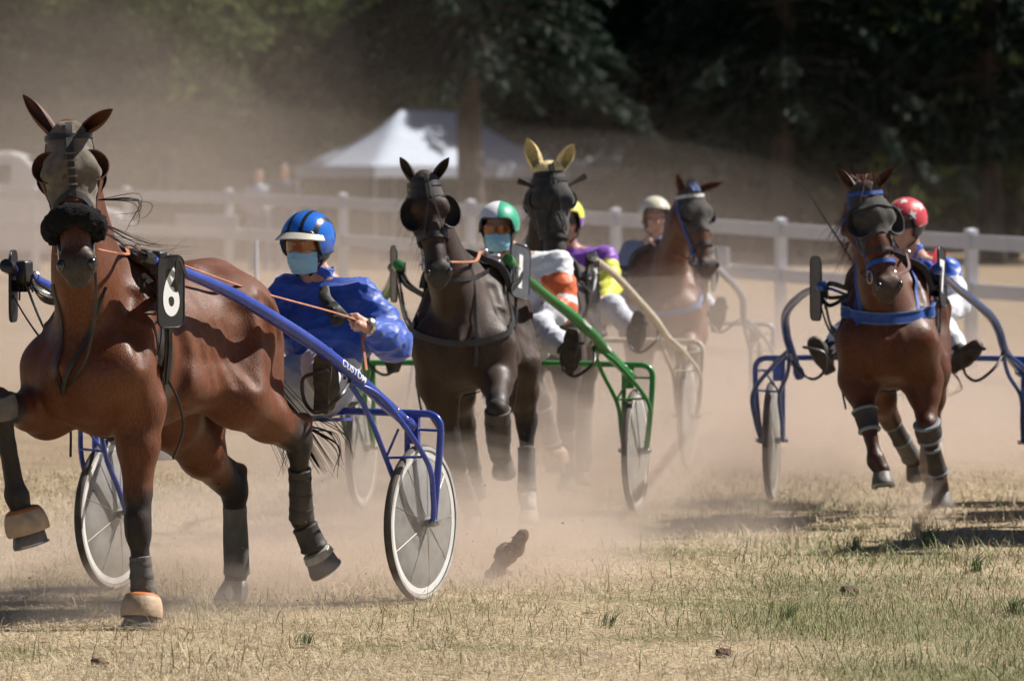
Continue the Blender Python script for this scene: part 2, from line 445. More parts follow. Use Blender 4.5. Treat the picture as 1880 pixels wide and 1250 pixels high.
def hoof(S, up, toe, parent, m='hoof', sc_=1., steel=True):
    S = V3(S); up = unit(up); toe = unit(V3(toe) - up * (V3(toe) @ up)); sd = np.cross(up, toe)
    V = []; seg = 20; prof = [(0, 1.0, .012), (.006, 1.0, .012), (.03, .93, .004), (.06, .83, -.008), (.078, .78, -.016), (.088, .66, -.02)]
    for h, k, sh in prof:
        for j in range(seg):
            a = 2 * math.pi * j / seg
            rx = .070 * (1.0 if math.cos(a) > 0 else .86); ry = .062
            hh = h * (1 if math.cos(a) > -.2 else .72)
            V.append(S + sc_ * (up * hh + toe * (math.cos(a) * rx * k + sh) + sd * math.sin(a) * ry * k))
    n = len(prof)
    Fc = [(i * seg + k, i * seg + (k + 1) % seg, (i + 1) * seg + (k + 1) % seg, (i + 1) * seg + k) for i in range(n - 1) for k in range(seg)]
    Fc += [tuple(range(seg))[::-1], tuple(range((n - 1) * seg, n * seg))]
    o = MB().add(V, Fc).build('hoof', m, parent)
    if steel:
        a = np.linspace(R(-140), R(140), 18); P = [S - up * .003 + sc_ * (toe * (math.cos(t) * .064 + .010) + sd * math.sin(t) * .056) for t in a]
        MB().add(*strap_geo(P, [-up] * len(P), .018, .007)).build('horseshoe', 'shoe_steel', o)
    return o

def sleeve_geo(a, ra, b, rb, seg=18, flare=0., n=6, bulge=.0, rim=.004):
    """hollow looking cuff round a leg segment from a to b"""
    a = V3(a); b = V3(b); L = np.linalg.norm(b - a)
    pr = [(0, ra * .80), (0, ra), (.004, ra + rim), (.012, ra + rim)]
    for i in range(1, n): t = i / n; pr.append((L * t, ra + (rb - ra) * t + bulge * math.sin(math.pi * t)))
    pr += [(L - .012, rb + rim + flare), (L - .004, rb + rim + flare), (L, rb + flare), (L, rb * .8)]
    return lathe_geo(pr, a, b - a, seg)

def make_horse(sp):
    s = sp.get('scale', 1.0); h = sp.get('h', .0125)
    g = Sdf((-1.22, -.56, .0), (1.42, .62, 2.22), h)
    SC = lambda p: V3(p) * s
    # torso from stations
    st = np.array([(-.92, 1.22, .06, .08), (-.86, 1.23, .135, .165), (-.76, 1.245, .20, .225), (-.6, 1.26, .252, .268), (-.42, 1.225, .272, .30), (-.2, 1.175, .285, .325),
                   (.05, 1.155, .278, .352), (.28, 1.16, .258, .375), (.45, 1.14, .245, .35), (.58, 1.12, .215, .28), (.68, 1.10, .15, .19), (.72, 1.10, .08, .11)]) * s
    st[:, 0] = np.where(st[:, 0] < 0, st[:, 0] * sp.get('rear', 1), st[:, 0])
    rr_ = sp.get('rear', 1)
    X = g.ax[0][:, None, None]; Y = g.ax[1][None, :, None]; Z = g.ax[2][None, None, :]
    xx = g.ax[0]; xs = np.clip(xx, st[0, 0], st[-1, 0])
    def sm(c):
        v = np.interp(xs, st[:, 0], st[:, c]); k = max(3, int(.07 / h)); ker = np.hanning(2 * k + 1); ker /= ker.sum()
        return np.convolve(np.pad(v, k, mode='edge'), ker, 'valid').astype(np.float32)[:, None, None]
    zc, hw, hh = sm(1), sm(2) * sp.get('slim', .94), sm(3) * .985; dx = (np.abs(xx - xs)).astype(np.float32)[:, None, None]
    lean = sp.get('sway', 0.)
    tz = (Z - zc) / hh
    w = hw * (1 - .30 * np.clip(tz, 0, 1) ** 1.5)
    d = (np.sqrt((Y / w) ** 2 + tz ** 2) - 1) * np.minimum(hw, hh) * .9
    d = np.where(dx > 0, np.sqrt(np.maximum(d, 0) ** 2 + dx ** 2) + np.minimum(d, 0), d)
    g.F = np.minimum(g.F, d.astype(np.float32)); del d, tz, w
    # withers, loin, croup
    g.cone(SC((.34, 0, 1.50)), .045 * s, SC((.08, 0, 1.46)), .05 * s, .09); g.cone(SC((-.3, 0, 1.44)), .07 * s, SC((-.62 * rr_, 0, 1.45)), .075 * s, .08)
    for y in (-1, 1):   # pectorals, shoulders, haunches
        g.ell(SC((.64, .085 * y, 1.03)), SC((.10, .085, .15)), .06)
        g.cone(SC((.28, .12 * y, 1.42)), .10 * s, SC((.54, .165 * y, 1.10)), .12 * s, .07)
        g.ell(SC((-.56 * rr_, .13 * y, 1.24)), SC((.24, .14, .23)), .07)
        g.cone(SC((-.72 * rr_, .10 * y, 1.26)), .12 * s, SC((-.66 * rr_, .13 * y, 1.02)), .11 * s, .08)
        g.cone(SC((.1, .2 * y, 1.0)), .09 * s, SC((-.25, .19 * y, 1.02)), .09 * s, .1)
    # neck
    P = V3(sp['poll']); Mz = V3(sp['muzzle']); psi = R(sp['psi']); L = np.linalg.norm(Mz - P); hs = L / .61
    a_ = (Mz - P) / L; lat = V3((-math.sin(psi), math.cos(psi), 0)); lat = unit(lat - a_ * (lat @ a_)); b_ = np.cross(lat, a_); b_ = -b_ if b_[0] * math.cos(psi) + b_[1] * math.sin(psi) < 0 else b_
    hp = lambda a, b, c=0.: P + hs * (a_ * a + b_ * b + lat * c)
    base = SC((.40, 0, 1.27)); top = hp(.05, -.09)
    bow = sp.get('bow', .06)
    mid1 = base + (top - base) * .36 + V3((.05, 0, -.045)); mid2 = base + (top - base) * .7 + V3((.015, 0, -.01 + bow * .2))
    ylat = V3((0, 1, 0)); lm = unit(ylat + lat)
    g.cone(base, .238 * s, mid1, .168 * s, .08, ylat, .58); g.cone(mid1, .168 * s, mid2, .128 * s, .06, lm, .55); g.cone(mid2, .135 * s, top, .108 * s, .05, lat, .62)
    g.cone(base + SC((-.06, 0, .19)), .06 * s, mid2 + V3((-.06, 0, .06)), .04 * s, .08); g.cone(base + SC((.16, 0, -.02)), .10 * s, mid2 + V3((.06, 0, -.06)), .06, .09)   # crest, windpipe
    # head
    def hc(a, ra, b, rb, k=.03, flat=1., sub=False): g.cone(hp(*a), ra * hs, hp(*b), rb * hs, k * hs, lat if flat != 1 else None, flat, sub)
    hc((.03, -.045), .078, (.15, -.04), .098, .04, .98); hc((.15, -.04), .098, (.30, -.035), .075, .04, .84); hc((.30, -.035), .075, (.43, -.030), .056, .03, .86); hc((.43, -.03), .057, (.53, -.03), .062, .03, 1.0)
    for c in (-1, 1):
        hc((.15, -.125, .045 * c), .085, (.28, -.10, .034 * c), .052, .03); hc((.165, .018, .066 * c), .036, (.185, .012, .076 * c), .034, .035)
        hc((.24, -.03, .062 * c), .022, (.36, -.035, .048 * c), .016, .03)      # facial crest
        hc((.522, .0, .039 * c), .032, (.556, -.012, .043 * c), .032, .02)
        hc((.55, -.04, .03 * c), .035, (.585, -.04, .018 * c), .03, .025)
    hc((.22, -.115), .062, (.50, -.080), .034, .03); hc((.54, -.09), .038, (.57, -.085), .031, .02); hc((.56, -.035), .053, (.59, -.042), .040, .02)
    # legs
    for k, lg in sp['legs'].items():
        y = 1 if k[0] == 'L' else -1; S_ = V3(lg['S']); up = unit(lg.get('up', (0, 0, 1))); Cn = S_ + up * .085; Fe = V3(lg['F']); lg['C'] = Cn
        if k[1] == 'F':
            E = V3(lg['E']); K = V3(lg['K']); SP = V3(lg.get('SP', SC((.56, .165 * y, 1.08))))
            g.cone(SP, .135 * s, E, .112 * s, .07)
            m1 = E + (K - E) * .33; m2 = E + (K - E) * .72
            g.cone(E, .108 * s, m1, .084 * s, .05); g.cone(m1, .084 * s, m2, .056 * s, .04); g.cone(m2, .056, K, .052, .03)
            g.ell(E + V3((-.06, 0, .05)), SC((.05, .045, .08)), .05)
            dn = unit(Fe - K); g.cone(K - dn * .03, .056, K + dn * .035, .052, .02)
        else:
            ST = V3(lg['ST']); K = V3(lg['K']); hip = SC((-.50 * rr_, .13 * y, 1.24)); bt = SC((-.70 * rr_, .115 * y, 1.12))
            g.cone(hip, .21 * s, ST, .135 * s, .08); mg = ST + (K - ST) * .5
            g.cone(bt, .15 * s, mg, .085 * s, .08); g.cone(ST, .13 * s, mg, .092 * s, .05); g.cone(mg, .092 * s, K, .055, .04)
            dn = unit(Fe - K); back = unit(unit(K - ST) - dn * (unit(K - ST) @ dn)) if np.linalg.norm(np.cross(unit(K - ST), dn)) > .15 else V3((-1, 0, 0))
            ph = K - dn * .085 + back * .045; lg['hockpoint'] = ph
            g.cone(K + back * .01, .055, ph, .030, .025); g.cone(ph, .024, mg - dn * .02 + back * .04, .03, .03)
            g.cone(K - dn * .03, .058, K + dn * .05, .048, .02)
        dn = unit(Fe - K); side = V3((0, 1, 0))
        g.cone(K + dn * .03, .050, K + (Fe - K) * .45, .035, .02); g.cone(K + (Fe - K) * .45, .035, Fe, .040, .02)
        bk = V3((-1, 0, 0)) - dn * (V3((-1, 0, 0)) @ dn); bk = unit(bk) if np.linalg.norm(bk) > .2 else V3((0, 0, 0))
        g.cone(K + dn * .06 + bk * .022, .022, Fe - dn * .03 + bk * .022, .022, .02)   # tendons
        g.cone(Fe - dn * .015, .046, Fe + bk * .012, .047, .02); g.cone(Fe, .043, Cn, .046, .025)
    # grooves between the muscle groups
    def groove(pts, y, depth, r=.032, k=.035, org=None):
        Pq = []
        for x, z in pts:
            c = V3((x, 0, z)) * s; dr = V3((0, y, 0)); t = np.arange(.05, .5, .004); v = g.val(c + t[:, None] * dr); i = int(np.argmax(v > 0))
            if v[i] <= 0: return
            Pq.append(c + dr * (t[i] + r - depth))
        for i in range(len(Pq) - 1): g.cone(Pq[i], r, Pq[i + 1], r, k, sub=True)
    for y in (-1, 1):
        groove([(.20, 1.32), (.17, 1.14), (.22, .98)], y, .010); groove([(.46, 1.40), (.55, 1.26), (.59, 1.14)], y, .012); groove([(.30, 1.28), (.37, 1.12), (.40, 1.00)], y, .009, .025)
        groove([(-.30 * rr_, 1.32), (-.27 * rr_, 1.20), (-.24 * rr_, 1.10)], y, .010, .05, .07); groove([(-.52 * rr_, 1.38), (-.66 * rr_, 1.18), (-.60 * rr_, 1.02)], y, .010); groove([(-.44 * rr_, 1.36), (-.46 * rr_, 1.16)], y, .008)
        for x in (.07, -.01, -.09, -.17): groove([(x, 1.26), (x - .03, 1.12), (x - .05, 1.02)], y, .0016, .028, .03)
        for a0, b0 in (((.50, 1.30), (.40, 1.05)),):      # raised veins
            Pq = []
            for tt in np.linspace(0, 1, 7):
                x = a0[0] + (b0[0] - a0[0]) * tt; z = a0[1] + (b0[1] - a0[1]) * tt + .012 * math.sin(tt * 9); c = V3((x, 0, z)) * s; t = np.arange(.05, .5, .004); v = g.val(c + t[:, None] * V3((0, y, 0))); i = int(np.argmax(v > 0)); Pq.append(c + V3((0, y * t[i], 0)))
            g.chain(Pq, [.0055] * 7, .012)
    V, Q = g.mesh()
    Nn = g.grad(V); bodyw = sstep(.55, .85, V[:, 2])
    rel = .0045 * snoise(V * V3((1.0, 1.0, .5)), 10, 3) + .0010 * snoise(V * V3((1.3, 1, .5)), 30, 6)
    V = V + Nn * (rel * (.35 + .65 * bodyw))[:, None]
    me = mesh_np('horse', V, Q)
    # coat: real colour zones of the animal
    cb, cd = V3(sp['coat']), V3(sp['points']); C = np.tile(cb, (len(V), 1))
    nz = snoise(V, 7, 1) * .5 + snoise(V, 19, 2) * .3
    C *= (1 + .16 * nz)[:, None]
    wd = np.zeros(len(V))
    for k, lg in sp['legs'].items():
        K, Fe, Cn = V3(lg['K']), V3(lg['F']), lg['C']; q = V3(lg['E'] if k[1] == 'F' else lg['ST']); kk = K + (q - K) * sp.get('dark_to', .18)
        dd = np.minimum(np.minimum(seg_dist(V, K, Fe), seg_dist(V, Fe, Cn)), seg_dist(V, kk, K)); wd = np.maximum(wd, 1 - sstep(.06, .12, dd + .02 * nz))
    am = (V - P) @ a_ / hs; near = np.linalg.norm((V - P) - np.outer((V - P) @ a_, a_), axis=1) < .2
    wm = sstep(.34, .56, am) * near; wd = np.maximum(wd, wm * .85)
    C = C * (1 - wd[:, None]) + cd * wd[:, None]
    if sp.get('sock'):
        for k in sp['sock']:
            lg = sp['legs'][k]; dd = seg_dist(V, V3(lg['F']) * .65 + lg['C'] * .35, lg['C']); C = np.where((dd < .062)[:, None], V3((.55, .52, .46)), C)
    nose = sstep(.50, .57, am) * near; C = C * (1 - nose[:, None] * .6) + V3((.05, .045, .045)) * nose[:, None] * .6
    set_col(me, np.clip(C, 0, 1))
    m = mat('coat ' + sp['key'], cb, sp.get('rough', .52), spec=.4, attr='tone', var=.34, vscale=130, bump=.0020, bscale=190, sheen=.04, rvar=.17, stretch=(1, 1, .3), dust=sp.get('dust', .10))
    o = link('horse', me, m); place(o, sp['frame']); tag(o, sp['label'], 'horse', 'harness racing horses')
    def cast(c, dr, off=.004, far=.6):
        c = V3(c); dr = unit(dr); t = np.arange(0, far, .004); v = g.val(c + t[:, None] * dr)
        i = np.argmax(v > 0); i = i if v[i] > 0 else len(t) - 1
        tt = t[i]
        if i > 0 and v[i] > 0: tt = t[i - 1] + .004 * (-v[i - 1]) / max(v[i] - v[i - 1], 1e-5)
        return c + dr * (tt + off)
    def hdir(ph): return b_ * math.cos(R(ph)) + lat * math.sin(R(ph))
    def hcast(a, ph, off=.004, b0=-.05): return cast(hp(a, b0), hdir(ph), off, .3)
    def hring(a_of, phs, off=.004, w=.022, t=.004):
        P_ = []; N_ = []
        for ph in phs:
            a = a_of(ph) if callable(a_of) else a_of; P_.append(hcast(a, ph, off)); N_.append(hdir(ph))
        return strap_geo(P_, N_, w, t)
    def tring(x, phs, off, w, t, z0=1.16):
        P_ = []; N_ = []
        for ph in phs:
            dr = V3((0, math.sin(R(ph)), math.cos(R(ph)))); P_.append(cast((x, 0, z0 * s), dr, off)); N_.append(dr)
        return strap_geo(P_, N_, w, t)
    H = dict(o=o, g=g, cast=cast, hp=hp, hcast=hcast, hring=hring, tring=tring, hdir=hdir, a=a_, b=b_, lat=lat, hs=hs, P=P, s=s, sp=sp, V=V)
    # ears, eyes, hooves
    mh = M['hair_black']
    ear_m = bpy.data.materials.get(m.name + ' ear') or mat(m.name + ' ear', V3(sp['coat']) * .8, .6, var=.3, vscale=40)
    for c, tipk in ((-1, 'earR'), (1, 'earL')):
        if sp.get('ear_cover'): em = M['hood_yellow']; wd_ = .045
        else: em = ear_m; wd_ = .031
        e = ear('ear', hp(-.005, -.035, .058 * c), sp[tipk], b_ + lat * c * .35, em, o, wd_ * hs)
    for c in (-1, 1):
        MB().add(*sphere_geo(hp(.185, .012, .083 * c), .023 * hs, 14, 9)).build('eye', 'eye', o)
        MB().add(*sphere_geo(hp(.550, .012, .060 * c), np.array((.024, .018, .024)) * hs, 12, 8)).build('nostril', 'eye', o)
    for k, lg in sp['legs'].items():
        hoof(lg['S'], lg.get('up', (0, 0, 1)), lg.get('toe', (1, 0, 0)), o, lg.get('hoof', 'hoof'), sp.get('hoof_s', 1.))
    # mane
    r2 = np.random.default_rng(sp['seed']); str_ = []
    mane_side = sp.get('mane_side', 1)
    for i in range(sp.get('mane_n', 170)):
        t = r2.uniform(0.02, 1) ; 
        q0 = mid2 + (top - mid2) * (t - .6) / .4 if t > .6 else base + (mid2 - base) * (t / .6)
        crest = cast(q0, V3((-.72, 0, .70)), -.01, .5)
        ln = r2.uniform(.13, .30) * sp.get('mane_l', 1); bl = r2.uniform(.02, .10) * sp.get('wind', 1)
        str_.append([crest, crest + V3((-.03, .045 * mane_side, .01)), crest + V3((-.04 - bl * .6, (.09 + bl * .4) * mane_side, -ln * .45)), crest + V3((-.05 - bl, (.10 + bl) * mane_side, -ln))])
    for i in range(sp.get('fore_n', 18)):
        q0 = hp(-.03, -.01, r2.uniform(-.03, .03)); str_.append([q0, q0 + b_ * .04 + V3((0, r2.normal(0, .03), .03)), hp(.05 + r2.uniform(0, .08), .06, r2.normal(0, .05))])
    for q in sp.get('wisps', []):
        q = V3(q)
        for i in range(7): j = r2.normal(0, .016, (len(q), 3)); j[0] *= .3; str_.append(q + j * np.linspace(.3, 2.2, len(q))[:, None])
    hair('mane', str_, sp.get('mane_m', 'hair_black'), o, .0034)
    # tail
    dock = SC((-.90 * rr_, 0, 1.34)); str_ = []; tp = [dock] + [V3(q) for q in sp['tail']]
    for i in range(sp.get('tail_n', 130)):
        j = r2.normal(0, 1, 3); sp_ = np.linspace(0, 1, len(tp)); fr = r2.uniform(.7, 1)
        str_.append([tp[k] + j * (.014 + .055 * sp_[k]) * V3((1, .8, .4)) for k in range(len(tp))])
    str_ += [[V3(q) + r2.normal(0, .008, 3) for q in w_] for w_ in sp.get('tail_wisps', []) for _ in range(4)]
    hair('tail', str_, sp.get('mane_m', 'hair_black'), o, .006)
    return H

def cup(H, c, r, ctr, m, sub_m='helm_black', cover=200, tilt=0.):
    """blinker cup: part of a bowl that opens to the front of the face"""
    q = H['hp'](*ctr[:2], ctr[2] * c); V = []; nu, nv = 16, 10; rr = V3(r) * H['hs']
    fwd = unit(H['b'] + H['lat'] * c * tilt); out = unit(H['lat'] * c - fwd * (H['lat'] @ fwd) * c); al = np.cross(fwd, out)
    for lay in (1., .93):
        for i in range(nv + 1):
            b = R(-95 + 100 * i / nv)           # from the deep back of the bowl to its rim
            for j in range(nu + 1):
                a = R(-cover / 2 + cover * j / nu)
                V.append(q + lay * (fwd * math.sin(b) * rr[0] + math.cos(b) * (out * math.cos(a) * rr[1] + al * math.sin(a) * rr[2])))
    Fc = []; off = (nv + 1) * (nu + 1)
    for i in range(nv):
        for j in range(nu):
            f = (i * (nu + 1) + j, i * (nu + 1) + j + 1, (i + 1) * (nu + 1) + j + 1, (i + 1) * (nu + 1) + j); Fc += [f, tuple(off + k for k in f[::-1])]
    for j in range(nu): Fc.append((nv * (nu + 1) + j, nv * (nu + 1) + j + 1, off + nv * (nu + 1) + j + 1, off + nv * (nu + 1) + j))
    for i in range(nv):
        for j in (0, nu): Fc.append((i * (nu + 1) + j, (i + 1) * (nu + 1) + j, off + (i + 1) * (nu + 1) + j, off + i * (nu + 1) + j))
    return MB().add(V, Fc).build('blinker', m, H['o'])

def head_cloth(H, a0, a1, phm, m, name='hood', off=.007, wr=.004, nu=44, nv=30, parent=None):
    V = []
    r = np.random.default_rng(3)
    for lay in (0, 1):
        for i in range(nv + 1):
            for j in range(nu + 1):
                ph = -phm + 2 * phm * j / nu; s0 = a0(ph) if callable(a0) else a0; s1 = a1(ph) if callable(a1) else a1
                a = s0 + (s1 - s0) * i / nv
                w = wr * (math.sin(a * 95 + ph * .07 + 2 * math.sin(ph * .06)) + math.sin(a * 47 - ph * .11)) * .5
                V.append(H['hcast'](a, ph, off + w + (0 if lay else -.004)))
    Fc = []; o_ = (nv + 1) * (nu + 1)
    for i in range(nv):
        for j in range(nu):
            f = (i * (nu + 1) + j, i * (nu + 1) + j + 1, (i + 1) * (nu + 1) + j + 1, (i + 1) * (nu + 1) + j); Fc += [tuple(o_ + k for k in f), f[::-1]]
    for j in range(nu):
        for i in (0, nv): Fc.append((i * (nu + 1) + j, i * (nu + 1) + j + 1, o_ + i * (nu + 1) + j + 1, o_ + i * (nu + 1) + j))
    for i in range(nv):
        for j in (0, nu): Fc.append((i * (nu + 1) + j, (i + 1) * (nu + 1) + j, o_ + (i + 1) * (nu + 1) + j, o_ + i * (nu + 1) + j))
    return MB().add(V, Fc).build(name, m, parent or H['o'])

def ring_tube(c, ax, r, t, m, name, parent, seg=20):
    ax = unit(ax); u = np.cross(ax, (0.3, .2, .9)); u = unit(u); w = np.cross(ax, u)
    P = [V3(c) + r * (u * math.cos(2 * math.pi * k / seg) + w * math.sin(2 * math.pi * k / seg)) for k in range(seg)]
    return MB().add(*tube_geo(np.array(P), t, 6, True)).build(name, m, parent)

def bridle(H, m, brow=.075, nose=.37, cheek=True, brow_m=None, y_strap=True, w=.02):
    o = H['o']; full = np.linspace(-150, 150, 26)
    br = MB().add(*H['hring'](lambda p: brow - .03 * abs(p) / 90, np.linspace(-105, 105, 22), .012, w * 1.1, .006)).build('browband', brow_m or m, o)
    if nose: MB().add(*H['hring'](nose, np.linspace(-165, 165, 28), .010, w * 1.2, .006)).build('noseband', m, o)
    for c in (-1, 1): MB().add(*H['hring'](lambda p: .10 + .10 * (abs(p) - 80) / 60, c * np.linspace(80, 140, 10), .006, w * .8, .004)).build('throatlatch', m, o)
    for c in (-1, 1):
        P_ = []; N_ = []
        for a in np.linspace(brow - .01, .47, 14):
            ph = (92 + 12 * (a - brow) / .4) * c; P_.append(H['hcast'](a, ph, .008)); N_.append(H['hdir'](ph))
        MB().add(*strap_geo(P_, N_, w * .8, .005)).build('cheek_strap', m, o)
        q = H['hp'](.475, -.055, .068 * c); ring_tube(q, H['lat'], .034, .0045, 'metal', 'bit_ring', o)
    tube('bit', [H['hp'](.475, -.055, -.066), H['hp'](.49, -.05, 0), H['hp'](.475, -.055, .066)], .007, 'metal', o, 8)
    if y_strap:
        for c in (-1, 1):
            P_ = []; N_ = []
            for t in np.linspace(0, 1, 16):
                a = -.01 + t * .36; ph = c * (5 if t < .45 else 5 + 55 * (t - .45)); P_.append(H['hcast'](a, ph, .014)); N_.append(H['hdir'](ph))
            MB().add(*strap_geo(P_, N_, w * .55, .004)).build('overcheck_strap', m, o)

def torso_gear(H, m_girth='leather', pad=True):
    o = H['o']; s = H['s']
    MB().add(*H['tring'](.30 * s, np.linspace(0, 360, 48, endpoint=False), .006, .075, .008)).build('girth', m_girth, o)
    if pad:
        MB().add(*H['tring'](.29 * s, np.linspace(-46, 46, 22), .012, .12, .028)).build('saddle_pad', 'leather', o)
        for c in (-1, 1):
            q = H['cast']((.30 * s, 0, 1.3 * s), (0, .35 * c, 1), .05); ring_tube(q, (1, 0, 0), .022, .004, 'metal', 'terret_ring', o)
            # shaft loops and buckles on the flank
            for dz, ln in ((0, .22), (.04, .13), (-.035, .16)):
                p0 = H['cast']((.33 * s, 0, 1.24 * s), (0, c, .1), .012); 
                P_ = [p0 + V3((.02 * k + dz, .012 * c * math.sin(k), -.05 * k)) for k in np.linspace(0, ln / .05, 8)]
                MB().add(*strap_geo(P_, [V3((0, c, 0))] * 8, .03, .006)).build('shaft_tug', 'leather', o)

def breast_strap(H, z_of, m, w, t, phm=100, name='breast_collar', x0=.22, off=.01, edge=None):
    P_ = []; N_ = []; s = H['s']
    for ph in np.linspace(-phm, phm, 34):
        dr = V3((math.cos(R(ph)), math.sin(R(ph)), 0)); P_.append(H['cast']((x0, 0, z_of(ph)), dr, off, .9)); N_.append(dr)
    q = MB().add(*strap_geo(P_, N_, w, t)).build(name, m, H['o'])
    if edge:
        for sg in (-1, 1):
            Pe = [p + V3((0, 0, sg * w * .44)) for p in P_]; MB().add(*strap_geo(Pe, N_, .008, t + .003)).build('piping', edge, q)
    return P_

def leg_cuff(H, leg, t0, t1, r, m, name='leg_boot', part='cannon', trim=None, bulge=.0, bands=0):
    lg = H['sp']['legs'][leg]; a = V3(lg['K']); b = V3(lg['F'])
    if part == 'pastern': a = V3(lg['F']); b = lg['C']
    if part == 'forearm': a = V3(lg['E'] if leg[1] == 'F' else lg['ST']); b = V3(lg['K'])
    p, q = a + (b - a) * t0, a + (b - a) * t1; r0, r1 = (r if isinstance(r, tuple) else (r, r))
    o = MB().add(*sleeve_geo(p, r0, q, r1, bulge=bulge)).build(name, m, H['o'])
    for k in range(bands):
        t = (k + .7) / (bands + .4); c = p + (q - p) * t; rr = r0 + (r1 - r0) * t + bulge * math.sin(math.pi * t) + .003; dn = unit(q - p)
        MB().add(*sleeve_geo(c - dn * .011, rr - .001, c + dn * .011, rr - .001, n=2, rim=.0008)).build('boot_strap', m, o)
    if trim:
        for e, rr in ((p, r0), (q, r1)):
            dn = unit(q - p); MB().add(*sleeve_geo(e - dn * .008, rr + .004, e + dn * .008, rr + .004, n=2)).build('boot_binding', trim, o)
    return o

def bell_boot(H, leg, m='bell', rim='bell_rim', sc_=1.):
    lg = H['sp']['legs'][leg]; S_ = V3(lg['S']); up = unit(lg.get('up', (0, 0, 1))); toe = V3(lg.get('toe', (1, 0, 0)))
    pr = [(a * sc_, b * sc_) for a, b in [(.130, .040), (.132, .049), (.127, .060), (.116, .070), (.095, .078), (.07, .082), (.048, .0815), (.040, .079), (.044, .074)]]
    o = MB().add(*lathe_geo(pr[::-1], S_ + unit(toe) * .004, up, 22, 1.02, toe)).build('bell_boot', m, H['o'])
    if rim: MB().add(*lathe_geo([(a * sc_, b * sc_) for a, b in [(.120, .0675), (.125, .0645), (.130, .057), (.1335, .048)]], S_ + unit(toe) * .004, up, 22, 1.02, toe)).build('boot_rim', rim, o)
    return o
# ---------------------------------------------------------------- the five horses (poses in each horse's own frame: x forward, y to its left, z up)
FR = dict(A=((-1.542, 24.045), 27.5), B=((-0.228, 30.308), 4), C=((.20, 34.3), 6), D=((1.05, 38.8), 2), E=((2.11, 31.0), 7))
SF = dict(A=((-1.12, 25.33), 25), B=((-.08, 31.9), 12), C=((.42, 36.6), 10), D=((1.08, 41.0), 3), E=((2.30, 32.85), 9))
BAY = (.185, .062, .021); DARK = (.016, .012, .010)
specA = dict(key='front bay', rear=.86, seed=1, frame=FR['A'], h=.0105, coat=(.120, .032, .0065), points=(.018, .013, .011), hoof_s=1.2, scale=1.0, mane_n=70, mane_side=-1, fore_n=0, tail_n=85,
    label='bay horse in grey hood and black fleece noseband, nearest the camera at left',
    poll=(0.927, 0.147, 2.09), muzzle=(1.073, 0.284, 1.472), psi=30, earL=(0.918, 0.372, 2.18), earR=(0.918, -0.072, 2.235),
    legs=dict(LF=dict(E=(0.428, 0.177, 0.93), K=(0.480, 0.210, 0.42), F=(0.465, 0.225, 0.135), S=(0.511, 0.243, 0), up=(-.2, -.05, 1)),
              RF=dict(E=(0.511, -0.227, 0.9), K=(0.943, -0.186, 0.94), F=(0.854, -0.157, 0.56), S=(0.806, -0.110, 0.365), up=(.08, -.10, .45), toe=(1, .1, -.2)),
              LH=dict(ST=(-0.269, 0.253, 0.95), K=(-0.707, 0.312, 0.735), F=(-0.840, 0.252, 0.385), S=(-0.932, 0.322, 0.17), up=(.45, -.32, .82), toe=(.25, .32, -.7)),
              RH=dict(ST=(-0.305, -0.106, 0.85), K=(-0.824, -0.084, 0.5), F=(-0.906, -0.120, 0.145), S=(-0.866, -0.122, 0), up=(-.25, 0, 1))),
    tail=[(-.82, -.02, 1.24), (-.80, .06, 1.0), (-.80, .20, .82), (-.84, .31, .62)],
    tail_wisps=[[(-.85, .28, .84), (-.90, .36, .82), (-.95, .42, .75), (-.96, .44, .66)], [(-.85, .28, .80), (-.90, .38, .76), (-.94, .41, .64)], [(-.85, .26, .82), (-.84, .18, .7), (-.84, .15, .58)], [(-.86, .3, .78), (-.92, .38, .7), (-.92, .38, .58)]],
    wisps=[[(.74, .2, 1.70), (.68, .34, 1.64), (.63, .44, 1.61)], [(.78, .2, 1.8), (.74, .36, 1.8), (.72, .36, 1.73), (.74, .3, 1.71)], [(.72, .2, 1.66), (.62, .36, 1.58), (.55, .48, 1.57)]],
    dust=.02, dark_to=.16)
specB = dict(key='dark bay', rough=.6, rear=.86, seed=2, frame=FR['B'], h=.0125, coat=(.036, .017, .010), points=(.016, .012, .010), scale=.94, mane_n=60, mane_side=-1, fore_n=0,
    label='dark brown horse with open black blinkers, drawing the green sulky',
    poll=(0.924, -0.165, 1.9), muzzle=(1.095, -0.072, 1.345), psi=13, earL=(0.927, -0.041, 2.015), earR=(0.900, -0.300, 2.008),
    legs=dict(RF=dict(E=(0.403, -0.145, 0.8), K=(0.353, -0.054, 0.4), F=(0.219, 0.010, 0.135), S=(0.251, 0.032, 0), up=(-.15, 0, 1)),
              LF=dict(E=(0.518, 0.180, 0.87), K=(0.873, 0.213, 0.655), F=(0.763, 0.214, 0.43), S=(0.705, 0.234, 0.345), up=(.5, 0, .86), toe=(.86, 0, -.5)),
              LH=dict(ST=(-0.254, 0.235, 0.9), K=(-0.538, 0.271, 0.56), F=(-0.437, 0.280, 0.145), S=(-0.375, 0.294, 0), up=(-.25, 0, 1), hoof='hoof_pale'),
              RH=dict(ST=(-0.365, -0.14, 0.87), K=(-0.815, -0.09, 0.52), F=(-1.035, -0.07, 0.25), S=(-1.095, -0.055, 0.13), up=(.5, 0, .86), toe=(.8, 0, -.5))),
    sock=['LH'], tail=[(-.97, 0, 1.22), (-1.08, .05, .95), (-1.1, .1, .65)], wisps=[], dust=.04)
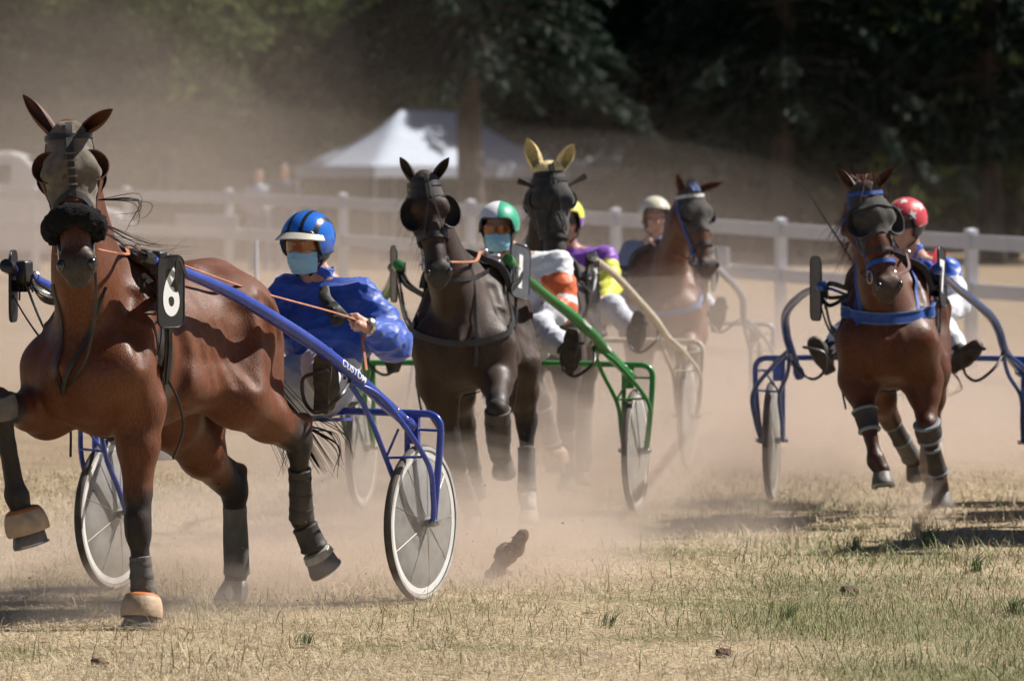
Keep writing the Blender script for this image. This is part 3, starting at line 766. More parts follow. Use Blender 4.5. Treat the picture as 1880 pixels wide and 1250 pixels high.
specC = dict(key='black', rough=.6, rear=.88, seed=3, frame=FR['C'], h=.014, coat=(.030, .021, .016), points=(.014, .012, .011), scale=.93, mane_n=60, mane_side=-1, fore_n=0, ear_cover=True,
    label='black horse wearing a yellow ear bonnet and black hood, drawing the cream sulky',
    poll=(0.934, 0.125, 1.965), muzzle=(1.095, 0.192, 1.292), psi=16, earL=(0.940, 0.262, 2.115), earR=(0.927, -0.014, 2.140),
    legs=dict(RF=dict(E=(0.478, -0.10, 0.86), K=(0.701, 0.05, 0.55), F=(0.643, 0.11, 0.29), S=(0.603, 0.127, 0.15), up=(.2, 0, 1)),
              LF=dict(E=(0.414, 0.18, 0.82), K=(0.374, 0.17, 0.43), F=(0.253, 0.165, 0.14), S=(0.283, 0.165, 0), up=(-.15, 0, 1)),
              LH=dict(ST=(-0.283, 0.2, 0.9), K=(-0.604, 0.19, 0.53), F=(-0.525, 0.19, 0.15), S=(-0.465, 0.19, 0), up=(-.25, 0, 1)),
              RH=dict(ST=(-0.374, -0.17, 0.87), K=(-0.823, -0.15, 0.52), F=(-1.023, -0.14, 0.25), S=(-1.083, -0.14, 0.13), up=(.5, 0, .86), toe=(.8, 0, -.5))),
    tail=[(-.97, 0, 1.22), (-1.08, .05, .95), (-1.1, .1, .65)], dust=.12)
specD = dict(key='far bay', seed=4, frame=FR['D'], h=.015, coat=(.14, .046, .017), points=(.022, .016, .013), scale=.92,
    label='brown horse with white browband and head turned aside, farthest back in the dust',
    poll=(.93, .20, 1.83), muzzle=(1.10, .33, 1.255), psi=33, earL=(.90, .412, 1.868), earR=(.94, .095, 1.935), bow=.1,
    legs=dict(LF=dict(E=(.48, .16, .80), K=(.76, .19, .70), F=(.68, .19, .45), S=(.62, .19, .35), up=(.4, 0, .9), toe=(.9, 0, -.4)),
              RF=dict(E=(.40, -.16, .80), K=(.36, -.14, .42), F=(.25, -.12, .14), S=(.28, -.12, 0), up=(-.15, 0, 1)),
              RH=dict(ST=(-.28, -.18, .84), K=(-.58, -.15, .5), F=(-.5, -.15, .15), S=(-.44, -.15, 0), up=(-.25, 0, 1)),
              LH=dict(ST=(-.35, .18, .82), K=(-.78, .18, .5), F=(-.98, .18, .25), S=(-1.04, .18, .13), up=(.5, 0, .86), toe=(.8, 0, -.5))),
    tail=[(-.92, 0, 1.15), (-1.02, .05, .9), (-1.05, .1, .6)], dust=.12)
specE = dict(key='chestnut', rear=.9, seed=5, frame=FR['E'], h=.0115, coat=(.100, .026, .0065), points=(.065, .024, .011), scale=.93,
    label='chestnut brown horse in black hood and blue harness, at the right',
    poll=(.94, -.085, 1.85), muzzle=(1.12, .055, 1.262), psi=27, earL=(.92, .052, 1.972), earR=(.92, -.258, 1.952), mane_m='hair_brown', mane_side=-1, mane_l=1.1, fore_n=14,
    legs=dict(RF=dict(E=(.46, -.16, .80), K=(.64, -.10, .585), F=(.72, -.045, .365), S=(.76, -.005, .235), up=(-.3, -.12, 1), toe=(1, 0, .25)),
              LF=dict(E=(.40, .19, .79), K=(.50, .225, .53), F=(.37, .275, .29), S=(.39, .30, .105), up=(-.05, -.1, 1)),
              RH=dict(ST=(-.3, -.15, .80), K=(-.6, -.04, .53), F=(-.78, .06, .33), S=(-.84, .10, .21), up=(.4, -.2, .9), toe=(.9, 0, -.4)),
              LH=dict(ST=(-.25, .18, .82), K=(-.5, .19, .52), F=(-.36, .21, .22), S=(-.30, .22, .10), up=(-.2, 0, 1))),
    tail=[(-.94, 0, 1.2), (-1.05, .06, .95), (-1.06, .14, .65)], tail_wisps=[[(-1.0, .2, .85), (-1.02, .3, .78), (-1.0, .34, .7), (-1.0, .28, .66)]], wisps=[[(.7, -.2, 1.7), (.66, -.3, 1.6), (.64, -.34, 1.5)], [(.6, -.2, 1.55), (.56, -.3, 1.42)]], dust=.02, dark_to=.02)

# --- horse in grey hood
HA = make_horse(specA); o = HA['o']
hoodA = head_cloth(HA, lambda p: -.035 if abs(p) < 30 else -.035 + .05 * min(1, (abs(p) - 30) / 40), lambda p: .285 + .085 * min(1, abs(p) / 75) ** 1.5, 100, 'hood_grey', wr=.006)
P_ = [HA['hcast'](a, 2, .012) for a in np.linspace(-.02, .285, 22)]
MB().add(*strap_geo(P_, [HA['b']] * 22, .028, .004)).build('hood_seam', 'hood_black', hoodA)
for k in range(5):
    a = .12 + .03 * k; P_ = [HA['hcast'](a, p, .017) for p in (-8, -3, 3, 8, 12)]; MB().add(*strap_geo(P_, [HA['b']] * 5, .008, .002)).build('hood_seam', 'hood_grey', hoodA)
MB().add(*HA['hring'](lambda p: .275 + .085 * min(1, abs(p) / 75) ** 1.5, np.linspace(-98, 98, 30), .012, .024, .004)).build('hood_hem', 'hood_black', hoodA)
bridle(HA, 'leather', brow=.045, nose=None, y_strap=False)
for c in (-1, 1): cup(HA, c, (.062, .066, .064), (.155, .022, .088), 'leather_brown', cover=300, tilt=.35)
# fleece roll
P_ = []
for ph in np.linspace(-118, 118, 40):
    P_.append(HA['hcast'](.365 + .045 * (abs(ph) / 118) ** 1.6, ph, .026))
Vf, Ff = tube_geo(np.array(P_), np.r_[.02, .034, np.full(36, .049), .038, .024], 22); Vf = V3(Vf); cc = np.repeat(np.array(P_), 22, axis=0)
Vf = Vf + unit(1) * 0 + (Vf - cc) / .042 * (.006 * snoise(Vf, 130, 4) + .005 * snoise(Vf, 260, 9))[:, None]
MB().add(Vf, Ff).build('fleece_noseband', 'fleece', o)
torso_gear(HA)
# loose strap hanging down the neck to the chest (two branches of the martingale)
for y in (-1, 1):
    P_ = []; N_ = []
    for t in np.linspace(0, 1, 16):
        q = V3((.62 - .05 * t, .02 + y * (.13 * (1 - t)) + .06 * (1 - t), 1.50 - .46 * t)); p = HA['cast']((.30, 0, q[2] - .1), V3((1, (.25 * y * (1 - t) + .2 * (1 - t)), .10)), .008, .9); P_.append(p); N_.append(V3((1, .3 * y, .2)))
    MB().add(*strap_geo(P_, N_, .018, .005)).build('martingale', 'leather', o)
tube('martingale', [HA['hp'](.50, -.06, .07), HA['hp'](.66, -.16, .06), (.80, .16, 1.16), (.74, .03, 1.02)], .007, 'leather', o, 6)
leg_cuff(HA, 'LF', .42, 1.02, (.043, .050), 'boot_grey', bands=3, bulge=.003); bell_boot(HA, 'LF', sc_=1.1)
leg_cuff(HA, 'RF', -.12, .14, (.072, .068), 'boot_grey', name='knee_boot', bulge=.01); bell_boot(HA, 'RF', sc_=1.15)
leg_cuff(HA, 'LH', .34, 1.0, (.048, .054), 'boot_black', bands=3); leg_cuff(HA, 'RH', .18, 1.05, (.050, .056), 'boot_grey', bulge=.004)
leg_cuff(HA, 'LH', .2, .9, (.055, .060), 'boot_black', part='pastern')
sl = HA['sp']['legs']['LH']; MB().add(*lathe_geo([(.052, .060), (.055, .0725), (.085, .0655), (.09, .052)], V3(sl['S']), unit(sl['up']), 20)).build('hoof_band', 'hoof_pale', o)

# --- dark brown horse, open blinkers
HB = make_horse(specB); o = HB['o']
head_cloth(HB, -.01, lambda p: .13 - .02 * (abs(p) / 60) ** 2, 78, 'hood_black', 'head_pad', wr=.001)
bridle(HB, 'leather', brow=.055, nose=.34, w=.026)
for c in (-1, 1): cup(HB, c, (.075, .075, .098), (.215, .035, .100), 'leather', cover=250, tilt=.5)
torso_gear(HB)
breast_strap(HB, lambda p: (1.02 + .40 * (abs(p) / 100) ** 1.7), 'leather', .034, .010)
breast_strap(HB, lambda p: (1.36 + .10 * (abs(p) / 100)), 'leather', .022, .006, phm=70, name='neck_strap')
P_ = [HB['cast']((.35, 0, z), (1, .25, 0), .008, .8) for z in np.linspace(1.45, .9, 10)]; MB().add(*strap_geo(P_, [V3((1, .25, 0))] * 10, .02, .004)).build('martingale', 'leather', o)
leg_cuff(HB, 'RF', .3, .95, (.045, .052), 'boot_grey', bands=2); leg_cuff(HB, 'LF', -.1, .9, (.066, .056), 'boot_black', name='knee_boot', bands=2, bulge=.008)
leg_cuff(HB, 'LH', .35, .92, (.047, .052), 'boot_grey'); leg_cuff(HB, 'RH', .2, .95, (.05, .055), 'boot_grey')

# --- black horse, yellow ear bonnet
HC = make_horse(specC); o = HC['o']
head_cloth(HC, .02, lambda p: .335 + .05 * min(1, abs(p) / 80), 105, 'hood_black', wr=.003)
head_cloth(HC, lambda p: -.035, lambda p: .03 - .012 * (abs(p) / 80), 82, 'hood_yellow', 'ear_bonnet', off=.014, wr=.001)
bridle(HC, 'leather', brow=.085, nose=.375)
for c in (-1, 1): cup(HC, c, (.045, .05, .055), (.18, .022, .082), 'hood_black', cover=320, tilt=.3)
tube('head_pole', [HC['hp'](.10, -.01, .09), HC['hp'](.045, -.03, .19)], [.008, .02], 'leather', o, 8); tube('head_pole', [HC['hp'](.10, -.01, -.09), HC['hp'](.06, -.03, -.17)], [.008, .02], 'leather', o, 8)
torso_gear(HC); breast_strap(HC, lambda p: (1.0 + .36 * (abs(p) / 100) ** 1.7), 'leather', .034, .010)
leg_cuff(HC, 'RF', .15, .95, (.052, .056), 'boot_grey', bands=3, trim='boot_trim'); bell_boot(HC, 'RF', rim=None); leg_cuff(HC, 'LF', .2, .95, (.05, .052), 'boot_grey'); leg_cuff(HC, 'LH', .2, .95, (.05, .055), 'boot_grey')

# --- far brown horse, white browband
HD = make_horse(specD); o = HD['o']
head_cloth(HD, .0, lambda p: .30 + .04 * min(1, abs(p) / 80), 95, 'hood_dark', wr=.003)
bridle(HD, 'leather', brow=.07, nose=.40, brow_m='white_web', y_strap=False)
for c in (-1, 1): cup(HD, c, (.06, .06, .065), (.19, .022, .088), 'leather', cover=250, tilt=.4)
P_ = [HD['hcast'](a, -88, .014) for a in np.linspace(.07, .46, 12)]; MB().add(*strap_geo(P_, [-HD['lat']] * 12, .024, .005)).build('cheek_strap', 'blue_web', o)
P_ = [HD['hcast'](a, 0, .012) for a in np.linspace(-.035, .03, 6)]; MB().add(*strap_geo(P_, [HD['b']] * 6, .06, .008)).build('poll_strap', 'blue_web', o)
torso_gear(HD); breast_strap(HD, lambda p: (.98 + .40 * (abs(p) / 100) ** 1.7), 'nylon_sky', .036, .010)
leg_cuff(HD, 'LF', -.15, .4, (.07, .06), 'boot_grey', name='knee_boot', trim='boot_trim'); leg_cuff(HD, 'RF', .2, .95, (.05, .052), 'boot_grey'); leg_cuff(HD, 'RH', .2, .95, (.05, .055), 'boot_grey')

# --- chestnut horse, blue harness
HE = make_horse(specE); o = HE['o']
head_cloth(HE, -.02, lambda p: .265 + .085 * min(1, abs(p) / 75) ** 1.5, 100, 'hood_dark', wr=.004)
head_cloth(HE, .08, lambda p: .125 + .03 * abs(p) / 90, 85, 'hood_dark', 'hood_fold', off=.017, wr=.002, nv=6)
bridle(HE, 'blue_web', brow=.055, nose=.42, y_strap=False)
MB().add(*HE['hring'](.355, np.linspace(-95, 95, 22), .010, .018, .006)).build('noseband', 'leather', o)
for c in (-1, 1): cup(HE, c, (.065, .078, .085), (.20, .028, .098), 'hood_black', cover=260, tilt=.5)
torso_gear(HE)
breast_strap(HE, lambda p: (1.135 + .055 * (abs(p) / 60) ** 1.5), 'blue_web', .066, .012, phm=58, edge='nylon_sky')
for sg in (-1, 1):
    P_ = [HE['cast']((.22, 0, 1.19 + .10 * t), (math.cos(R(58 + 50 * t)), sg * math.sin(R(58 + 50 * t)), 0), .010, .9) for t in np.linspace(0, 1, 12)]; MB().add(*strap_geo(P_, [V3((.5, sg, 0))] * 12, .028, .006)).build('breast_trace', 'blue_web', o)
for c in (-1, 1):
    P_ = []; N_ = []
    for t in np.linspace(0, 1, 14):
        dr = V3((1 - .35 * t, c * (.62 + .5 * t), .0)); P_.append(HE['cast']((.25, 0, 1.18 + .26 * t), dr, .008, .8)); N_.append(dr)
    MB().add(*strap_geo(P_, N_, .022, .005)).build('neck_strap', 'blue_web', o)
P_ = [HE['cast']((.5, -.02, z), (.75, -.7, 0), .008, .7) for z in np.linspace(1.48, 1.1, 10)]; MB().add(*strap_geo(P_, [V3((.75, -.7, 0))] * 10, .026, .005)).build('martingale', 'blue_web', o)
leg_cuff(HE, 'RF', -.22, .26, (.068, .056), 'boot_black', name='knee_boot', trim='boot_trim'); leg_cuff(HE, 'LF', -.12, .22, (.070, .066), 'boot_black', name='knee_boot', trim='boot_trim', bulge=.008)
leg_cuff(HE, 'LF', .45, 1.0, (.044, .052), 'boot_black', trim='boot_trim'); leg_cuff(HE, 'RH', .1, .6, (.052, .05), 'boot_black', trim='boot_trim'); leg_cuff(HE, 'RH', .6, 1.1, (.052, .056), 'boot_grey')
leg_cuff(HE, 'LH', .3, 1.05, (.056, .062), 'bell', name='fetlock_boot', bulge=.01)
# ---------------------------------------------------------------- sulkies (own frame: axle centre on the ground, x forward, y left, z up)
def star_geo(r, n=5, inner=.42):
    P = [(0, 0)] + [((r if k % 2 == 0 else r * inner) * math.sin(math.pi * k / n), (r if k % 2 == 0 else r * inner) * math.cos(math.pi * k / n)) for k in range(2 * n)]
    return P, [(0, 1 + (k + 1) % (2 * n), 1 + k) for k in range(2 * n)]

def wheel(root, c, yc, R_, disc_m='disc', tyre_m='tyre', rim_m='rim', turn=0., spokes=True):
    ctr = V3((0, yc, R_))
    def ring(prof, m, name, parent, seg=64):      # profile of (radius, y offset), closed
        V = []; n = len(prof)
        for k in range(seg):
            a = 2 * math.pi * k / seg
            for r, y in prof: V.append(ctr + V3((math.cos(a) * r, y, math.sin(a) * r)))
        Fc = [(k * n + j, k * n + (j + 1) % n, ((k + 1) % seg) * n + (j + 1) % n, ((k + 1) % seg) * n + j) for k in range(seg) for j in range(n)]
        return MB().add(V, Fc).build(name, m, parent)
    w = ring([(R_ - .058, -.012), (R_ - .022, -.015), (R_ - .022, .015), (R_ - .058, .012)], rim_m, 'wheel', root)
    tr = .019
    ring([(R_ - tr + tr * math.cos(t), tr * math.sin(t)) for t in np.linspace(0, 2 * math.pi, 12, endpoint=False)], tyre_m, 'tyre', w)
    ring([(R_ - tr + (tr + .0012) * math.cos(t), sg * abs((tr + .0012) * math.sin(t))) for sg in (-1,) for t in (2.0, 1.6, 1.2)] + [(R_ - tr * .9, -tr * .5)], 'tyre_grey', 'tyre_wall', w)
    ring([(R_ - tr + (tr + .0012) * math.cos(t), abs((tr + .0012) * math.sin(t))) for t in (2.0, 1.6, 1.2)] + [(R_ - tr * .9, tr * .5)], 'tyre_grey', 'tyre_wall', w)
    for sg in (-1, 1):
        V, Fc = lathe_geo([(0, R_ - .056), (.003, R_ - .06), (.012, R_ * .55), (.022, .04), (.023, .001)], ctr + V3((0, sg * .008, 0)), (0, sg, 0), 64)
        MB().add(V, Fc).build('disc_cover', disc_m, w)
        if spokes:
            for k in range(9):
                a = turn + 2 * math.pi * k / 9 + (.35 if sg > 0 else 0)
                tube('spoke', [ctr + V3((math.cos(a) * .03, sg * .034, math.sin(a) * .03)), ctr + V3((math.cos(a) * (R_ - .06), sg * .012, math.sin(a) * (R_ - .06)))], .0016, 'spoke', w, 5, smooth=False)
        a = turn + 2.2; 
        MB().add(*lathe_geo([(0, .022), (.03, .022), (.034, .012)], ctr + V3((0, sg * .02, 0)), (0, sg, 0), 14)).build('hub', 'metal', w)
    return w

def plate(root, c, ctr, text, m, yaw=12, tilt=0, lean=0, size=(.17, .31), tsize=.27, tm='white_print'):
    w, hgt = size; n = 5; P = []; r = .045
    for cx, cy, a0 in ((w / 2 - r, hgt / 2 - r, 0), (-w / 2 + r, hgt / 2 - r, 90), (-w / 2 + r, -hgt / 2 + r, 180), (w / 2 - r, -hgt / 2 + r, 270)):
        for k in range(n): a = R(a0 + 90 * k / (n - 1)); P.append((cx + r * math.cos(a), cy + r * math.sin(a)))
    N = unit((math.sin(R(yaw)), c * math.cos(R(yaw)), math.tan(R(tilt)))); rt = unit(np.cross((0, 0, 1), N)); up = np.cross(N, rt)
    rt, up = rt * math.cos(R(lean)) + up * math.sin(R(lean)), up * math.cos(R(lean)) - rt * math.sin(R(lean)); ctr = V3(ctr)
    V = [ctr + rt * x + up * y + N * z for z in (-.004, .004) for x, y in P]; k = len(P)
    Fc = [tuple(range(k))[::-1], tuple(range(k, 2 * k))] + [(i, (i + 1) % k, k + (i + 1) % k, k + i) for i in range(k)]
    o = MB().add(V, Fc).build('number_plate', m, root, bevel=.002)
    rim = [ctr + rt * x * .97 + up * y * .98 + N * .004 for x, y in P]
    MB().add(*tube_geo(np.array(rim), .004, 6, True)).build('plate_rim', m, o)
    if text:
        TV, TF = text_geo(text, tsize, .008); TV = TV - (TV.max(0) + TV.min(0)) / 2; TV[:, 0] *= .80
        b = []
        for z in (.0048, .0058): b += [ctr + rt * x + up * y + N * z for x, y, _ in TV]
        kk = len(TV)
        MB().add(b, [tuple(kk + i for i in f) for f in TF]).build('plate_number', tm, o, smooth=False)
    MB().add(*box_geo(ctr - N * .03, (.04, .06, .05), None)).build('plate_bracket', 'leather', o)
    return o

def make_sulky(sp):
    root = empty('sulky', (0, 0, 0)); place(root, sp['frame']); tag(root, sp['label'], 'sulky', 'racing sulkies')
    pm = sp['paint']; hw = sp.get('hw', .785); R_ = sp.get('R', .352); zb = sp.get('zb', .84)
    ao, ai = hw + .062, hw - .068
    arch = lambda c: [(0, c * (hw - .02), zb), (0, c * (hw + .05), zb - .004), (0, c * (hw + .088), zb - .03), (0, c * (hw + .098), zb - .09), (.01, c * (hw + .085), zb - .3), (0, c * ao, R_)]
    P = arch(1)[::-1] + [(0, .35, zb + .005), (0, -.35, zb + .005)] + arch(-1)
    tube('cross_bar', P, .0165, pm, root, 12, 8)
    for c in (1, -1):
        sh = [V3(q) * V3((1, c, 1)) for q in (sp['shaft'] if c > 0 else sp.get('shaft_r', sp['shaft']))]
        o = tube('shaft', sh, [v * sp.get('thick', 1) for v in (.021, .027, .030, .030, .028, .026)], pm, root, 16, 14)
        e = sh[-1]; d = unit(sh[-1] - sh[-2])
        MB().add(*lathe_geo([(0, .028), (.03, .033), (.06, .03), (.065, .015)], e - d * .02, d, 14)).build('end_cap', pm, o)
        for t in (.05, .13): MB().add(*sphere_geo(e - d * t + V3((0, c * .028, 0)), .008, 8, 6)).build('bolt', 'metal', o)
        tdir = unit(sh[0] - sh[1])
        MB().add(*lathe_geo([(-.02, .028), (0, .03), (.05, .03), (.055, .02)], sh[0], tdir, 14)).build('shaft_tip', sp.get('tip_m', 'helm_black'), o)
        if sp.get('line'):
            Q = smooth_path(sh, 14); T, N, B = frames(Q); n = len(Q); sel = range(int(n * .02), int(n * .55))
            for dz in (.010, -.004):
                MB().add(*strap_geo([Q[i] + unit(V3((0, c, .9)) - T[i] * (V3((0, c, .9)) @ T[i])) * .0288 + V3((0, 0, dz)) for i in sel], [V3((0, c, .9))] * len(sel), .0045, .0016)).build('pinstripe', 'orange_line', o)
        if sp.get('text') and c > 0:
            Q = smooth_path(sh, 60); sl = np.r_[0, np.cumsum(np.linalg.norm(np.diff(Q, axis=0), axis=1))]; T, N, B = frames(Q)
            for txt, s0, ts in sp['text']:
                TV, TF = text_geo(txt, ts, .0012, .006); b = []
                for x, y, _ in TV:
                    s = s0 * sl[-1] + x; i = np.searchsorted(sl, s); i = min(max(i, 1), len(Q) - 1); p = Q[i - 1] + (Q[i] - Q[i - 1]) * (s - sl[i - 1]) / (sl[i] - sl[i - 1])
                    t = T[i]; out = unit(V3((.35, 1, .25)) - t * (V3((.35, 1, .25)) @ t)); upv = np.cross(out, t); rr = np.interp(s / sl[-1], np.linspace(0, 1, 6), [.021, .027, .030, .030, .028, .026]); a = y / rr
                    b.append(p + (rr + .0014) * (out * math.cos(a) + upv * math.sin(a)))
                MB().add(b, TF).build('lettering', 'white_print', o, smooth=False)
        J = V3(sp.get('joint', (.47, .665, 1.0))) * V3((1, c, 1)); jz = J[2]
        fo = [J, J + V3((-.14, c * .10, -.09)), (.14, c * (hw + .095), zb - .20), (.06, c * (hw + .09), R_ + .12), (0, c * ao, R_)]
        fi = [J + V3((-.01, -.006 * c, -.01)), J + V3((-.13, c * .02, -.14)), (.20, c * (ai + .0), zb - .21), (.08, c * ai, R_ + .12), (0, c * ai, R_)]
        tube('fork', fo, .0125, pm, root, 10, 8); tube('fork', fi, .0125, pm, root, 10, 8)
        tube('inner_leg', [(0, c * ai, zb), (0, c * ai, R_ + .2), (0, c * ai, R_)], .0135, pm, root, 10, 4)
        A_ = V3((.16, c * (hw + .088), zb - .185)); B_ = V3((.215, c * ai, zb - .19))
        tube('brace', [A_, B_], .006, pm, root, 8, smooth=False); tube('brace', [B_, V3((.27, c * (hw + .02), zb - .06))], .006, pm, root, 8, smooth=False)
        tube('brace', [(0, c * ai, zb - .07), (0, c * (hw + .097), zb - .075)], .006, pm, root, 8, smooth=False)
        V, Fc = box_geo((0, c * (hw - .035), zb - .07), (.03, .055, .13)); MB().add(V, Fc).build('gusset', pm, root, bevel=.004)
        MB().add(*lathe_geo([(0, .012), (.19, .012)], (0, c * (ai - .03), R_), (0, c, 0), 12)).build('axle', 'metal', root)
        MB().add(*lathe_geo([(0, .02), (.022, .02), (.026, .012)], (0, c * (ao - .008), R_), (0, c, 0), 6)).build('axle_nut', 'metal', root)
        wheel(root, c, c * hw, R_, sp.get('disc', 'disc'), rim_m=sp.get('rim', 'rim'), turn=sp.get('turn', .4), spokes=sp.get('spokes', True))
        # bracket under the shaft, stirrup loop
        MB().add(*box_geo(J + V3((-.02, -.01 * c, .02)), (.10, .022, .03), None)).build('shaft_bracket', 'metal', root, bevel=.004)
        f = V3(sp['foot'][0 if c > 0 else 1])
        tube('stirrup', [f + V3((.05, c * .05, .02)), f + V3((.065, -c * .0, .01)), f + V3((.05, -c * .075, -.02)), f + V3((.04, -c * .07, -.12)), f + V3((.045, 0, -.165)), f + V3((.03, c * .10, -.09)), J], .009, 'leather', root, 6, 5)
    cy = sp.get('cy', 0)
    # seat on its two bars
    for y in (-.1, .1): tube('seat_bar', [(.0, cy + y, zb), (-.1, cy + y, zb - .01), (-.22, cy + y, zb + .02)], .012, pm, root, 8)
    V, Fc = sphere_geo((-.08, cy, zb + .045), (.20, .20, .05), 24, 12); V = V3(V); V[:, 2] += .10 * np.clip(-(V[:, 0] + .16) / .12, 0, 1) ** 2
    MB().add(V, Fc).build('seat', 'seat', root)
    MB().add(*box_geo((-.02, cy, zb - .035), (.16, .36, .012))).build('seat_base', pm, root, bevel=.004)
    for pl in sp.get('plates', []): plate(root, *pl[:4], **pl[4])
    return root

SA = make_sulky(dict(frame=SF['A'], paint='blue_paint', cy=.22, label='royal blue two wheeled sulky carrying number 6, nearest the camera', turn=.65,
    shaft_r=[(1.78, .30, 1.51), (1.2, .40, 1.385), (.78, .56, 1.200), (.5, .665, 1.045), (.26, .715, .91), (.06, .745, .80)],
    shaft=[(1.90, .440, 1.555), (1.3, .490, 1.410), (.80, .595, 1.205), (.5, .672, 1.045), (.26, .715, .91), (.06, .745, .80)], text=[('CUSTOM', .755, .046)],
    foot=[(.60, .60, 1.03), (.60, -.5, 1.03)], plates=[(1, (1.78, .478, 1.415), '6', 'plate_black', dict(yaw=13)), (-1, (1.68, -.34, 1.43), '6', 'plate_black', dict(yaw=20))]))
SB = make_sulky(dict(frame=SF['B'], paint='green_paint', hw=.80, label='green sulky with orange pinstripe and number 1, behind the dark brown horse', line=True, turn=1.0, tip_m='green_paint',
    shaft=[(1.78, .450, 1.45), (1.25, .50, 1.29), (.85, .60, 1.14), (.62, .67, 1.03), (.32, .72, .90), (.05, .772, .785)], shaft_r=[(1.75, .18, 1.42), (1.2, .36, 1.275), (.85, .57, 1.14), (.62, .65, 1.03), (.32, .71, .90), (.05, .765, .785)],
    text=[('1.Sport', .60, .034), ('Classic', .78, .034)], foot=[(.60, .58, .96), (.60, -.52, .96)], joint=(.50, .655, .955), spokes=False,
    plates=[(1, (1.68, .482, 1.395), '1', 'plate_grey', dict(yaw=26, tilt=8, lean=-14, size=(.17, .30), tsize=.25)), (-1, (1.7, -.21, 1.38), None, 'plate_grey', dict(yaw=24))]))
SC_ = make_sulky(dict(frame=SF['C'], paint='cream_paint', thick=.85, hw=.74, label='cream white sulky behind the black horse, between the green and grey sulkies', turn=.2, tip_m='metal',
    shaft=[(2.4, .50, 1.42), (1.5, .50, 1.29), (.85, .545, 1.12), (.62, .62, .99), (.36, .67, .86), (.05, .705, .79)], foot=[(.60, .525, .95), (.60, -.45, .95)], joint=(.5, .62, .92), spokes=False,
    shaft_r=[(2.4, .12, 1.42), (1.5, .30, 1.29), (.85, .5, 1.12), (.62, .6, .99), (.36, .66, .86), (.05, .705, .79)], plates=[(1, (2.35, .485, 1.29), '9', 'plate_black', dict(yaw=22, size=(.15, .33), tsize=.27)), (-1, (2.35, -.16, 1.36), None, 'plate_grey', dict(yaw=20))]))
SD = make_sulky(dict(frame=SF['D'], paint='steelblue_paint', thick=.85, hw=.74, label='pale grey blue sulky fading into dust behind the farthest horse', turn=.9, tip_m='metal',
    shaft=[(2.45, .42, 1.33), (1.5, .47, 1.25), (.85, .57, 1.13), (.62, .62, 1.03), (.42, .63, .88), (.05, .70, .79)], foot=[(.60, .47, .96), (.60, -.47, .96)], joint=(.46, .625, .9), spokes=False,
    plates=[(1, (2.4, .44, 1.28), None, 'plate_grey', dict(yaw=10)), (-1, (2.4, -.34, 1.28), None, 'plate_grey', dict(yaw=10))]))
SE = make_sulky(dict(frame=SF['E'], paint='navy_paint', thick=.86, hw=.775, label='metallic blue sulky behind the chestnut horse at the right edge', turn=.3, tip_m='navy_paint', rim='tyre_grey', spokes=False,
    shaft=[(2.12, .375, 1.39), (1.35, .43, 1.275), (.82, .555, 1.13), (.62, .605, 1.03), (.46, .635, .90), (.05, .69, .775)], shaft_r=[(2.1, .27, 1.30), (1.35, .45, 1.24), (.80, .60, 1.13), (.58, .625, 1.0), (.47, .60, .87), (.40, .575, .775)],
    foot=[(.60, .485, .90), (.60, -.47, .905)], joint=(.47, .625, .90),
    plates=[(1, (2.06, .395, 1.355), '7', 'plate_black', dict(yaw=9, tilt=4, lean=-8, size=(.16, .34), tsize=.25)), (-1, (2.06, -.30, 1.29), None, 'plate_black', dict(yaw=26, size=(.17, .36)))]))
# ---------------------------------------------------------------- drivers (built in the frame of the sulky they sit in)
def folds(P, amp, seed):
    a = np.sin(P[:, 2] * 40 + P[:, 1] * 17 * math.cos(seed) + 2.6 * np.sin(P[:, 0] * 10 + P[:, 1] * 7 + seed) + 1.9 * snoise(P, 9, seed + 2)); b = np.sin(P[:, 2] * 52 - P[:, 1] * 38 + P[:, 0] * 21 + 2.4 * snoise(P, 14, seed))
    rid = lambda q: 1 - 2 * np.sqrt(np.abs(q) + .01)
    return amp * (1.0 * rid(a) * (.55 + .45 * snoise(P, 7, seed + 4)) + .55 * rid(b) * (.5 + .5 * snoise(P, 10, seed + 8)) + .35 * snoise(P, 12, seed) + .25 * snoise(P, 60, seed + 3))

def cloth(name, g, m, parent, amp, seed, classify=None):
    V, Q = g.mesh(); N = g.grad(V); V = V + N * folds(V, amp, seed)[:, None]
    me = mesh_np(name, V, Q); o = link(name, me, m, parent)
    if classify is not None:
        c = V[Q].mean(1); me.polygons.foreach_set('material_index', classify(c).astype(np.int32)); me.update()
    return o

def patch(fn, us, vs, thick, nfn=None):
    """solid sheet from fn(u, v) -> point and outward direction"""
    V = []; nu, nv = len(us), len(vs)
    for lay in (0, 1):
        for v in vs:
            for u in us: p, n = fn(u, v); V.append(V3(p) - V3(n) * thick * lay)
    off = nu * nv; Fc = []
    for i in range(nv - 1):
        for j in range(nu - 1):
            f = (i * nu + j, i * nu + j + 1, (i + 1) * nu + j + 1, (i + 1) * nu + j); Fc += [f, tuple(off + k for k in f[::-1])]
    for j in range(nu - 1):
        for i in (0, nv - 1): Fc.append((i * nu + j, i * nu + j + 1, off + i * nu + j + 1, off + i * nu + j))
    for i in range(nv - 1):
        for j in (0, nu - 1): Fc.append((i * nu + j, (i + 1) * nu + j, off + (i + 1) * nu + j, off + i * nu + j))
    return V, Fc

